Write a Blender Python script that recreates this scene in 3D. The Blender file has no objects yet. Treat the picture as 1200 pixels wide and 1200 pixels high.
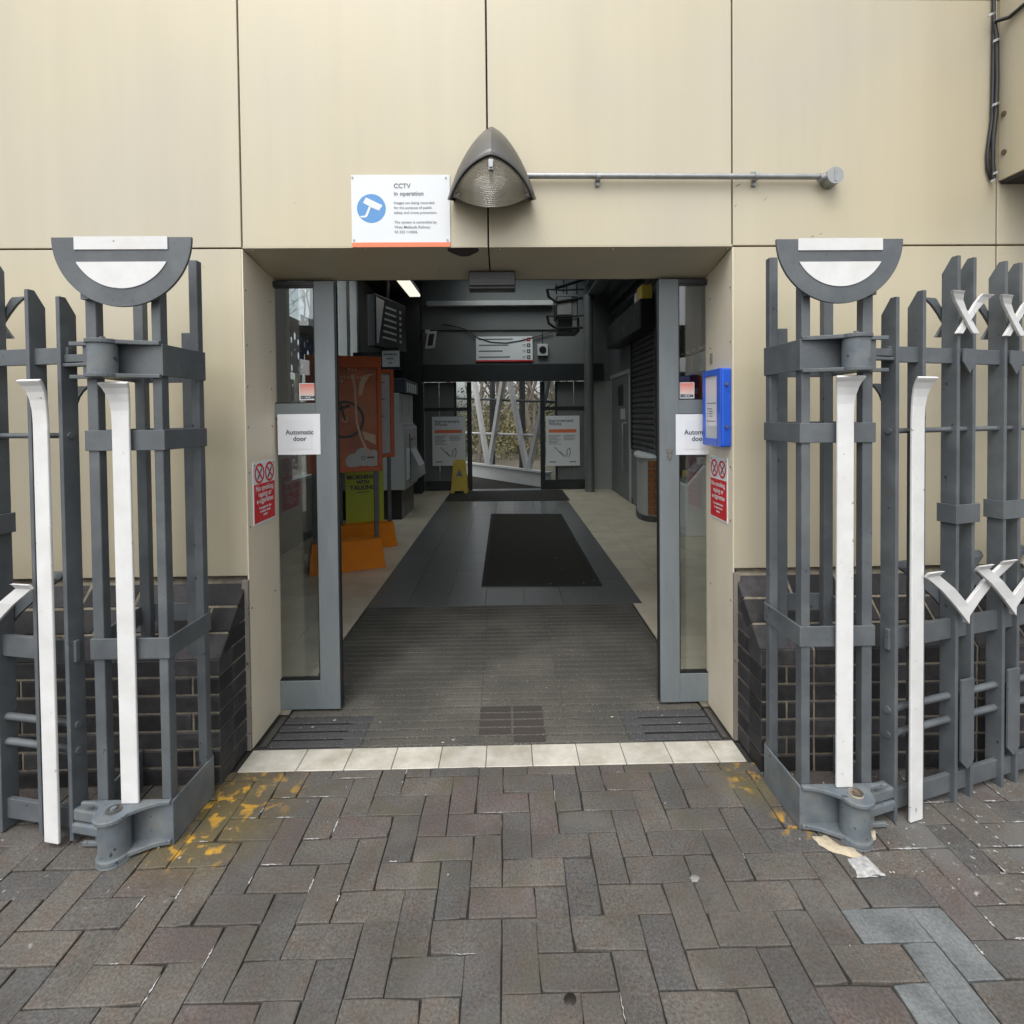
import bpy, bmesh, math, random
from mathutils import Vector, Matrix
random.seed(7)
SC = bpy.context.scene
COL = SC.collection

# ------------------------------------------------------------------ camera
F_PX, CX, EYE = 605.0, 603.6, 1.46
PITCH, YAW, ROLL = math.radians(1.1), math.radians(1.0), 0.010
CY = 487 + F_PX * math.tan(PITCH)
_s, _c = math.sin(YAW), math.cos(YAW)
DV = Vector((_s * math.cos(PITCH), _c * math.cos(PITCH), -math.sin(PITCH)))
_r0 = Vector((_c, -_s, 0))
_u0 = _r0.cross(DV)
RV = _r0 * math.cos(ROLL) - _u0 * math.sin(ROLL)
UV = _u0 * math.cos(ROLL) + _r0 * math.sin(ROLL)
cam_data = bpy.data.cameras.new('camera')
cam = bpy.data.objects.new('camera', cam_data)
COL.objects.link(cam)
m = Matrix.Identity(4)
for i in range(3):
    m[i][0], m[i][1], m[i][2] = RV[i], UV[i], -DV[i]
m[0][3], m[1][3], m[2][3] = 0, 0, EYE
cam.matrix_world = m
cam_data.sensor_width = 36
cam_data.lens = F_PX / 1200 * 36
cam_data.shift_x = (600 - CX) / 1200
cam_data.shift_y = (CY - 600) / 1200
cam_data.clip_start, cam_data.clip_end = 0.05, 3000
SC.camera = cam

# ------------------------------------------------------------------ light
SUN_EL, SUN_AZ = math.radians(60), math.radians(200)     # azimuth clockwise from +Y
world = bpy.data.worlds.new('World')
SC.world = world
world.use_nodes = True
nt = world.node_tree
bgn = nt.nodes['Background']
skyn = nt.nodes.new('ShaderNodeTexSky')
skyn.sky_type = 'NISHITA'
skyn.sun_disc = False
skyn.sun_elevation, skyn.sun_rotation = SUN_EL, SUN_AZ
skyn.air_density, skyn.dust_density, skyn.ozone_density = 1.0, 4.0, 1.0
hsv = nt.nodes.new('ShaderNodeHueSaturation')
hsv.inputs['Saturation'].default_value = 0.22
nt.links.new(skyn.outputs[0], hsv.inputs['Color'])
nt.links.new(hsv.outputs[0], bgn.inputs['Color'])
bgn.inputs['Strength'].default_value = 0.15
sun_d = bpy.data.lights.new('sun', 'SUN')
sun_d.energy = 0.5
sun_d.angle = math.radians(50)
sun_d.color = (1, 0.97, 0.92)
sun = bpy.data.objects.new('sun', sun_d)
COL.objects.link(sun)
sdir = Vector((math.sin(SUN_AZ) * math.cos(SUN_EL), math.cos(SUN_AZ) * math.cos(SUN_EL), math.sin(SUN_EL)))
sun.rotation_euler = sdir.to_track_quat('Z', 'Y').to_euler()
sun.location = sdir * 30
SC.view_settings.view_transform = 'Standard'
SC.view_settings.look = 'None'
SC.view_settings.exposure = 0.95
SC.view_settings.gamma = 1.0
SC.view_settings.use_curve_mapping = False
SC.cycles.use_denoising = True
SC.cycles.max_bounces = 10
SC.cycles.diffuse_bounces = 5
SC.cycles.transparent_max_bounces = 16
SC.cycles.caustics_reflective = False
SC.cycles.caustics_refractive = False

# ------------------------------------------------------------------ measuring: a sight line met with a real plane
def ray(px, py):
    return DV + RV * ((px - CX) / F_PX) + UV * ((CY - py) / F_PX)
def onY(px, py, y):
    d = ray(px, py); t = y / d.y
    return Vector((d.x * t, y, EYE + d.z * t))
def onX(px, py, x):
    d = ray(px, py); t = x / d.x
    return Vector((x, d.y * t, EYE + d.z * t))
def onZ(px, py, z=0.0):
    d = ray(px, py); t = (z - EYE) / d.z
    return Vector((d.x * t, d.y * t, z))

# ------------------------------------------------------------------ materials
def lk(nt, a, b): nt.links.new(a, b)
def M(name, col, rough=0.5, metal=0.0, var=0.12, scale=6.0, rnd=0.0, bump=0.0, bscale=150.0, spec=0.5,
      stretch=None, tint=None, tint_amt=0.0, tint_scale=2.0, chips=None, chip_col=(0.02, 0.02, 0.03), chip_scale=40, emit=None, rvar=.08, rust=0.0):
    mt = bpy.data.materials.new(name)
    mt.use_nodes = True
    nt = mt.node_tree
    N = nt.nodes
    b = N['Principled BSDF']
    b.inputs['Roughness'].default_value = rough
    b.inputs['Metallic'].default_value = metal
    b.inputs['Specular IOR Level'].default_value = spec
    geo = N.new('ShaderNodeNewGeometry')
    pos = geo.outputs['Position']
    if stretch:
        mp = N.new('ShaderNodeMapping'); mp.inputs['Scale'].default_value = stretch
        lk(nt, pos, mp.inputs['Vector']); vec = mp.outputs[0]
    else:
        vec = pos
    rgb = N.new('ShaderNodeRGB'); rgb.outputs[0].default_value = (*col, 1)
    cur = rgb.outputs[0]
    if tint:
        n = N.new('ShaderNodeTexNoise'); n.inputs['Scale'].default_value = tint_scale; n.inputs['Detail'].default_value = 5
        lk(nt, pos, n.inputs['Vector'])
        r = N.new('ShaderNodeMapRange'); r.inputs[1].default_value = .42; r.inputs[2].default_value = .68
        r.inputs[4].default_value = tint_amt
        lk(nt, n.outputs[0], r.inputs[0])
        mx = N.new('ShaderNodeMix'); mx.data_type = 'RGBA'
        lk(nt, r.outputs[0], mx.inputs['Factor']); lk(nt, cur, mx.inputs['A'])
        mx.inputs['B'].default_value = (*tint, 1)
        cur = mx.outputs['Result']
    if var or rnd:
        h = N.new('ShaderNodeHueSaturation')
        lk(nt, cur, h.inputs['Color'])
        n = N.new('ShaderNodeTexNoise'); n.inputs['Scale'].default_value = scale; n.inputs['Detail'].default_value = 8
        n.inputs['Roughness'].default_value = .65
        lk(nt, vec, n.inputs['Vector'])
        r = N.new('ShaderNodeMapRange'); r.inputs[1].default_value = .3; r.inputs[2].default_value = .7
        r.inputs[3].default_value = 1 - var; r.inputs[4].default_value = 1 + var
        lk(nt, n.outputs[0], r.inputs[0])
        val = r.outputs[0]
        if rnd:
            oi = N.new('ShaderNodeObjectInfo')
            r2 = N.new('ShaderNodeMapRange'); r2.inputs[3].default_value = 1 - rnd; r2.inputs[4].default_value = 1 + rnd
            lk(nt, oi.outputs['Random'], r2.inputs[0])
            mm = N.new('ShaderNodeMath'); mm.operation = 'MULTIPLY'
            lk(nt, val, mm.inputs[0]); lk(nt, r2.outputs[0], mm.inputs[1]); val = mm.outputs[0]
        lk(nt, val, h.inputs['Value'])
        cur = h.outputs[0]
        rr = N.new('ShaderNodeMapRange'); rr.inputs[1].default_value = .3; rr.inputs[2].default_value = .7
        rr.inputs[3].default_value = max(0, rough - rvar); rr.inputs[4].default_value = min(1, rough + rvar)
        lk(nt, n.outputs[0], rr.inputs[0])
        if rvar: lk(nt, rr.outputs[0], b.inputs['Roughness'])
    if rust:
        n = N.new('ShaderNodeTexNoise'); n.inputs['Scale'].default_value = 13; n.inputs['Detail'].default_value = 8; n.inputs['Roughness'].default_value = .7
        mp2 = N.new('ShaderNodeMapping'); mp2.inputs['Scale'].default_value = (1, 1, .45)
        lk(nt, pos, mp2.inputs['Vector']); lk(nt, mp2.outputs[0], n.inputs['Vector'])
        r = N.new('ShaderNodeMapRange'); r.inputs[1].default_value = .60; r.inputs[2].default_value = .76; r.inputs[4].default_value = rust
        lk(nt, n.outputs[0], r.inputs[0])
        mx = N.new('ShaderNodeMix'); mx.data_type = 'RGBA'
        lk(nt, r.outputs[0], mx.inputs['Factor']); lk(nt, cur, mx.inputs['A']); mx.inputs['B'].default_value = (.085, .055, .035, 1)
        cur = mx.outputs['Result']
    if chips:
        n = N.new('ShaderNodeTexNoise'); n.inputs['Scale'].default_value = chip_scale; n.inputs['Detail'].default_value = 6
        lk(nt, pos, n.inputs['Vector'])
        r = N.new('ShaderNodeMapRange'); r.inputs[1].default_value = chips; r.inputs[2].default_value = chips + .02
        lk(nt, n.outputs[0], r.inputs[0])
        mx = N.new('ShaderNodeMix'); mx.data_type = 'RGBA'
        lk(nt, r.outputs[0], mx.inputs['Factor']); lk(nt, cur, mx.inputs['A']); mx.inputs['B'].default_value = (*chip_col, 1)
        cur = mx.outputs['Result']
    lk(nt, cur, b.inputs['Base Color'])
    if bump:
        n = N.new('ShaderNodeTexNoise'); n.inputs['Scale'].default_value = bscale; n.inputs['Detail'].default_value = 4
        lk(nt, pos, n.inputs['Vector'])
        bp = N.new('ShaderNodeBump'); bp.inputs['Strength'].default_value = bump; bp.inputs['Distance'].default_value = .004
        lk(nt, n.outputs[0], bp.inputs['Height']); lk(nt, bp.outputs[0], b.inputs['Normal'])
    if emit:
        b.inputs['Emission Color'].default_value = (*emit[0], 1); b.inputs['Emission Strength'].default_value = emit[1]
    return mt

def glass_mat(name, tint=(.9, .93, .92), refl=.06):
    mt = bpy.data.materials.new(name); mt.use_nodes = True
    nt = mt.node_tree; N = nt.nodes
    N.remove(N['Principled BSDF'])
    lw = N.new('ShaderNodeLayerWeight'); lw.inputs[0].default_value = .5
    pw = N.new('ShaderNodeMath'); pw.operation = 'POWER'; pw.inputs[1].default_value = 4
    lk(nt, lw.outputs['Facing'], pw.inputs[0])
    r = N.new('ShaderNodeMapRange'); r.inputs[3].default_value = refl; r.inputs[4].default_value = .9
    lk(nt, pw.outputs[0], r.inputs[0])
    tr = N.new('ShaderNodeBsdfTransparent'); tr.inputs[0].default_value = (*tint, 1)
    gl = N.new('ShaderNodeBsdfGlossy'); gl.inputs['Roughness'].default_value = .01
    mx = N.new('ShaderNodeMixShader')
    lk(nt, r.outputs[0], mx.inputs[0]); lk(nt, tr.outputs[0], mx.inputs[1]); lk(nt, gl.outputs[0], mx.inputs[2])
    lk(nt, mx.outputs[0], N['Material Output'].inputs[0])
    return mt

CLAD = M('cream_panel', (.50, .447, .318), rough=.38, metal=.06, var=.045, scale=1.2, stretch=(5, 5, .3), tint=(.45, .42, .345), tint_amt=.7, tint_scale=.9, bump=.03, bscale=60, chips=.76, chip_col=(.3, .24, .15), chip_scale=22)
JAMB = M('brightened_jamb_panel', (.68, .61, .47), rough=.42, var=.05, scale=3, stretch=(3, 3, .5), tint=(.56, .51, .42), tint_amt=.5, tint_scale=2.5, chips=.74, chip_col=(.3, .26, .2), chip_scale=22)  # whiter hue than the cladding, lightened further to brighten the shaded jambs
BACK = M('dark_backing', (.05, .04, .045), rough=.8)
STEEL = M('grey_paint', (.083, .094, .103), rough=.45, var=.16, scale=9, bump=.2, bscale=60, chips=.70, chip_col=(.022, .026, .040), chip_scale=38, tint=(.125, .138, .142), tint_amt=.6, tint_scale=7, rust=.5)
STEELW = M('worn_grey_paint', (.112, .134, .150), rough=.45, var=.16, scale=14, bump=.25, bscale=70, chips=.665, chip_col=(.03, .035, .06), chip_scale=42, tint=(.20, .20, .18), tint_amt=.55, tint_scale=12, rust=.6)
WHITE = M('white_paint', (.655, .66, .65), rough=.45, var=.05, scale=9, tint=(.54, .53, .50), tint_amt=.4, tint_scale=11, chips=.69, chip_col=(.28, .26, .23), chip_scale=30, bump=.12, bscale=60)
ALU = M('grey_aluminium', (.158, .180, .188), rough=.38, var=.1, scale=5, stretch=(3, 3, .6), bump=.05, bscale=80)
DARKAL = M('dark_aluminium', (.022, .026, .028), rough=.4, var=.15)
BLACK = M('black_plastic', (.012, .012, .013), rough=.35, var=.1)
RUBBER = M('black_rubber', (.015, .015, .016), rough=.8, var=.25, scale=60)
GALV = M('galvanised', (.33, .34, .34), rough=.42, metal=.6, var=.15, scale=25)
LAMPGREY = M('lamp_shell', (.085, .084, .080), rough=.36, metal=.4, var=.1, scale=10)
SCREW = M('screw_metal', (.35, .33, .3), rough=.35, metal=.9, var=.1)
RUST = M('old_rivet', (.14, .10, .06), rough=.6, var=.2)
BRICK = M('engineering_brick', (.031, .030, .032), rough=.62, spec=.3, var=.35, scale=30, rnd=.45, bump=.35, bscale=110, tint=(.046, .043, .043), tint_amt=.6, tint_scale=6)
MORTAR = M('mortar', (.26, .23, .17), rough=.95, var=.3, scale=35, bump=.4, bscale=200, tint=(.10, .085, .07), tint_amt=.8, tint_scale=8)
TILEW = M('pale_tile', (.49, .47, .41), rough=.5, rvar=0, var=.13, scale=25, rnd=.12, tint=(.30, .27, .21), tint_amt=.65, tint_scale=7, bump=.06)
GROUT = M('grout', (.09, .085, .075), rough=.95, var=.2)
TILEB = M('beige_floor_tile', (.66, .59, .46), rough=.28, var=.07, scale=7, rvar=0, rnd=.07, tint=(.44, .38, .29), tint_amt=.5, tint_scale=3)
TILEG = M('grey_floor_tile', (.125, .132, .130), rough=.28, var=.10, scale=14, rvar=0, rnd=.06)
CARPET = M('ribbed_carpet', (.085, .082, .072), rough=1.0, var=.6, scale=170, spec=.1, tint=(.18, .172, .148), tint_amt=.5, tint_scale=2.6, bump=.8, bscale=420, chips=.735, chip_col=(.32, .31, .28), chip_scale=120)
CARPETB = M('blue_grey_carpet', (.074, .075, .078), rough=1.0, var=.6, scale=200, spec=.1, bump=.8, bscale=420, chips=.66, chip_col=(.24, .25, .26), chip_scale=140)
MATBLACK = M('black_mat', (.040, .037, .033), rough=.95, var=.5, scale=150, spec=.15, bump=.6, bscale=400)
WALLG = M('grey_wall_paint', (.145, .155, .155), rough=.6, var=.07, scale=3)
WALLD = M('dark_wall_paint', (.055, .06, .062), rough=.55, var=.1, scale=3)
WALLL = M('light_wall_paint', (.36, .37, .36), rough=.6, var=.07, scale=3)
CEILM = M('ceiling_paint', (.12, .125, .125), rough=.8, var=.1)
SIGNW = M('sign_white', (.67, .695, .71), rough=.35, var=.02)
PAPER = M('paper', (.74, .76, .78), rough=.55, var=.03)
PAPERG = M('grey_paper', (.48, .49, .50), rough=.6, var=.04)
INK = M('dark_ink', (.055, .065, .075), rough=.6, var=0)
INKL = M('soft_ink', (.16, .175, .19), rough=.6, var=0)
ORANGE_S = M('orange_strip', (.78, .20, .09), rough=.4, var=.04)
REDS = M('sign_red', (.58, .022, .028), rough=.35, var=.05)
BLUEC = M('sign_blue', (.085, .26, .54), rough=.4, var=.03)
BLUEBOX = M('blue_case', (.02, .10, .56), rough=.33, var=.08, scale=6)
ORFRAME = M('orange_frame', (.50, .085, .008), rough=.4, var=.08)
ORFOOT = M('orange_foot', (.74, .22, .002), spec=.25, rough=.6, var=.10, scale=5)
POSTER = M('rust_poster', (.46, .135, .045), rough=.45, var=.25, scale=4, tint=(.24, .05, .02), tint_amt=.6, tint_scale=3)
PEACH = M('peach_print', (.62, .42, .30), rough=.5, var=.06)
LIME = M('lime_board', (.42, .50, .03), rough=.45, var=.05)
YELLOW = M('yellow_plastic', (.55, .40, .05), rough=.45, var=.08)
WOOD = M('varnished_wood', (.22, .09, .03), rough=.4, var=.3, scale=6, stretch=(1, 1, 10))
NAVY = M('navy_plastic', (.02, .03, .05), rough=.4, var=.1)
MACH = M('machine_grey', (.30, .32, .325), rough=.4, var=.05)
FILM = M('blue_film', (.018, .032, .16), rough=.45, var=.25, scale=12)
LITP = M('lit_diffuser', (.8, .77, .68), rough=.4, var=0, emit=((1, .93, .78), .55))
STAINY = M('yellow_overspray', (.62, .32, .02), rough=.85, var=.25, scale=40)
SANDM = M('sandy_mortar', (.42, .36, .26), rough=.95, var=.2, scale=40, bump=.6, bscale=150)
DEBRIS = M('pale_debris', (.36, .36, .355), rough=.95, var=.45, scale=70, bump=.5, bscale=120)
BARKM = M('bark', (.10, .085, .065), rough=.9, var=.3, scale=8)
LEAFM = M('leaf', (.085, .085, .035), rough=.7, var=.6, scale=1.5, tint=(.20, .17, .07), tint_amt=.9, tint_scale=.35)
LEAFD = M('dark_leaf', (.04, .06, .02), rough=.7, var=.6, scale=1.5, tint=(.09, .09, .03), tint_amt=.8, tint_scale=.5)
BRIDGEW = M('bridge_white', (.50, .51, .50), rough=.5, var=.08, scale=4)
GLASS = glass_mat('door_glass', (.9, .93, .92), .10)
WGLASS = glass_mat('window_glass', (.86, .9, .9))
def lens_mat():
    mt = glass_mat('ribbed_lens', (.86, .82, .74), .10)
    nt = mt.node_tree; N = nt.nodes
    geo = N.new('ShaderNodeNewGeometry')
    w = N.new('ShaderNodeTexWave'); w.bands_direction = 'Z'; w.inputs['Scale'].default_value = 48
    lk(nt, geo.outputs['Position'], w.inputs['Vector'])
    bp = N.new('ShaderNodeBump'); bp.inputs['Strength'].default_value = .8; bp.inputs['Distance'].default_value = .006
    lk(nt, w.outputs['Fac'], bp.inputs['Height'])
    df = N.new('ShaderNodeBsdfTranslucent'); df.inputs[0].default_value = (.72, .64, .48, 1)
    d2 = N.new('ShaderNodeBsdfDiffuse'); d2.inputs[0].default_value = (.70, .64, .50, 1)
    a2 = N.new('ShaderNodeMixShader'); lk(nt, df.outputs[0], a2.inputs[1]); lk(nt, d2.outputs[0], a2.inputs[2])
    out = N['Material Output']; prev = out.inputs[0].links[0].from_socket
    m2 = N.new('ShaderNodeMixShader'); m2.inputs[0].default_value = .3
    lk(nt, prev, m2.inputs[1]); lk(nt, a2.outputs[0], m2.inputs[2]); lk(nt, m2.outputs[0], out.inputs[0])
    for n in list(N):
        if n.type == 'BSDF_GLOSSY': n.inputs['Roughness'].default_value = .12; lk(nt, bp.outputs[0], n.inputs['Normal'])
        if n.type == 'LAYER_WEIGHT': lk(nt, bp.outputs[0], n.inputs['Normal'])
    return mt
LENS = lens_mat()

def paver_mat():
    mt = bpy.data.materials.new('paver_clay'); mt.use_nodes = True
    nt = mt.node_tree; N = nt.nodes; b = N['Principled BSDF']
    geo = N.new('ShaderNodeNewGeometry'); oi = N.new('ShaderNodeObjectInfo')
    pos = geo.outputs['Position']
    rp = N.new('ShaderNodeValToRGB')
    e = rp.color_ramp.elements
    e[0].position = 0; e[0].color = (.088, .083, .076, 1)
    e[1].position = 1; e[1].color = (.098, .084, .076, 1)
    for p, c in ((.25, (.094, .089, .080)), (.45, (.096, .083, .077)), (.6, (.078, .077, .074)), (.8, (.103, .096, .084))):
        q = e.new(p); q.color = (*c, 1)
    rp.color_ramp.interpolation = 'CONSTANT'
    lk(nt, oi.outputs['Random'], rp.inputs[0])
    # object colour alpha-free override: pale replacement pavers keep their own colour
    n1 = N.new('ShaderNodeTexNoise'); n1.inputs['Scale'].default_value = 130; n1.inputs['Detail'].default_value = 6; n1.inputs['Roughness'].default_value = .8
    lk(nt, pos, n1.inputs['Vector'])
    r1 = N.new('ShaderNodeMapRange'); r1.inputs[1].default_value = .3; r1.inputs[2].default_value = .7; r1.inputs[3].default_value = .36; r1.inputs[4].default_value = 1.68
    lk(nt, n1.outputs[0], r1.inputs[0])
    n2 = N.new('ShaderNodeTexNoise'); n2.inputs['Scale'].default_value = 5; n2.inputs['Detail'].default_value = 6
    lk(nt, pos, n2.inputs['Vector'])
    r2 = N.new('ShaderNodeMapRange'); r2.inputs[1].default_value = .3; r2.inputs[2].default_value = .7; r2.inputs[3].default_value = .84; r2.inputs[4].default_value = 1.16
    lk(nt, n2.outputs[0], r2.inputs[0])
    mm = N.new('ShaderNodeMath'); mm.operation = 'MULTIPLY'; lk(nt, r1.outputs[0], mm.inputs[0]); lk(nt, r2.outputs[0], mm.inputs[1])
    h = N.new('ShaderNodeHueSaturation'); lk(nt, rp.outputs[0], h.inputs['Color']); lk(nt, mm.outputs[0], h.inputs['Value'])
    cur = h.outputs[0]
    n4 = N.new('ShaderNodeTexNoise'); n4.inputs['Scale'].default_value = 16; n4.inputs['Detail'].default_value = 6
    lk(nt, pos, n4.inputs['Vector'])
    r4 = N.new('ShaderNodeMapRange'); r4.inputs[1].default_value = .45; r4.inputs[2].default_value = .7; r4.inputs[4].default_value = .45
    lk(nt, n4.outputs[0], r4.inputs[0])
    m4 = N.new('ShaderNodeMix'); m4.data_type = 'RGBA'; m4.blend_type = 'MULTIPLY'
    lk(nt, r4.outputs[0], m4.inputs['Factor']); lk(nt, cur, m4.inputs['A']); m4.inputs['B'].default_value = (1.08, .80, .68, 1)
    cur = m4.outputs['Result']
    def stain(center, rad, col, nscale, lo, amt, cur):
        d = N.new('ShaderNodeVectorMath'); d.operation = 'DISTANCE'; lk(nt, pos, d.inputs[0]); d.inputs[1].default_value = center
        rr = N.new('ShaderNodeMapRange'); rr.inputs[1].default_value = rad; rr.inputs[2].default_value = rad * .35
        lk(nt, d.outputs['Value'], rr.inputs[0])
        n = N.new('ShaderNodeTexNoise'); n.inputs['Scale'].default_value = nscale; n.inputs['Detail'].default_value = 5; n.inputs['Distortion'].default_value = .35
        lk(nt, pos, n.inputs['Vector'])
        r = N.new('ShaderNodeMapRange'); r.inputs[1].default_value = lo; r.inputs[2].default_value = lo + .1
        lk(nt, n.outputs[0], r.inputs[0])
        m1 = N.new('ShaderNodeMath'); m1.operation = 'MULTIPLY'; lk(nt, rr.outputs[0], m1.inputs[0]); lk(nt, r.outputs[0], m1.inputs[1])
        m2 = N.new('ShaderNodeMath'); m2.operation = 'MULTIPLY'; lk(nt, m1.outputs[0], m2.inputs[0]); m2.inputs[1].default_value = amt
        mx = N.new('ShaderNodeMix'); mx.data_type = 'RGBA'
        lk(nt, m2.outputs[0], mx.inputs['Factor']); lk(nt, cur, mx.inputs['A']); mx.inputs['B'].default_value = (*col, 1)
        return mx.outputs['Result']
    # green-brown damp round the spray, the yellow-orange spray itself, and white cement splashes in front of the gate
    cur = stain((-1.08, 1.90, 0), .34, (.11, .085, .03), 4, .30, .8, cur)
    cur = stain((.98, 2.03, 0), .20, (.12, .10, .04), 4, .34, .75, cur)
    for p, rad in (((-1.12, 1.82, 0), .16), ((-.99, 1.99, 0), .22), ((-1.10, 1.96, 0), .14), ((-1.04, 1.74, 0), .12), ((.99, 2.07, 0), .12), ((.93, 2.02, 0), .09), ((1.00, 1.79, 0), .08)):
        cur = stain(p, rad, (.52, .29, .03), 21, .54, .78, cur)
    cur = stain((1.75, 1.72, 0), .55, (.55, .56, .55), 34, .655, .9, cur)
    cur = stain((1.45, 1.70, 0), .35, (.50, .50, .48), 40, .645, .8, cur)
    cur = stain((-1.3, 1.66, 0), .35, (.55, .56, .55), 34, .67, .9, cur)
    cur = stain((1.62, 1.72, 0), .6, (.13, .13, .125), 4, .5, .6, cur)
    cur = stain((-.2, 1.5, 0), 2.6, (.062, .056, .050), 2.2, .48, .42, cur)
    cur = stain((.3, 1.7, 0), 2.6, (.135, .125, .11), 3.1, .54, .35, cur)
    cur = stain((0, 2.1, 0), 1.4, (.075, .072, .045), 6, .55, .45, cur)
    lk(nt, cur, b.inputs['Base Color'])
    b.inputs['Roughness'].default_value = .82; b.inputs['Specular IOR Level'].default_value = .3
    bp = N.new('ShaderNodeBump'); bp.inputs['Strength'].default_value = .45; bp.inputs['Distance'].default_value = .003
    n3 = N.new('ShaderNodeTexNoise'); n3.inputs['Scale'].default_value = 190; n3.inputs['Detail'].default_value = 5
    lk(nt, pos, n3.inputs['Vector']); lk(nt, n3.outputs[0], bp.inputs['Height']); lk(nt, bp.outputs[0], b.inputs['Normal'])
    return mt
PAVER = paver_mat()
PAVERP = M('pale_replacement_paver', (.145, .155, .156), rough=.85, var=.35, scale=120, rnd=.1, bump=.45, bscale=190, tint=(.085, .092, .092), tint_amt=.8, tint_scale=9)
JOINT = M('paving_joint', (.026, .024, .021), rough=1, var=.4, scale=60)

# ------------------------------------------------------------------ objects
MW = {}
def props(o, label=None, cat=None, group=None, kind=None):
    if label: o['label'] = label
    if cat: o['category'] = cat
    if group: o['group'] = group
    if kind: o['kind'] = kind
    return o
def thing(name, label, cat, loc=(0, 0, 0), group=None):
    o = bpy.data.objects.new(name, None)
    o.empty_display_size = .1
    COL.objects.link(o)
    o.location = loc
    MW[o] = Matrix.Translation(Vector(loc))
    return props(o, label, cat, group)
def link(name, me, parent=None, loc=None):
    o = bpy.data.objects.new(name, me)
    COL.objects.link(o)
    if parent is not None: o.parent = parent
    if loc is not None: o.location = loc
    return o

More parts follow.
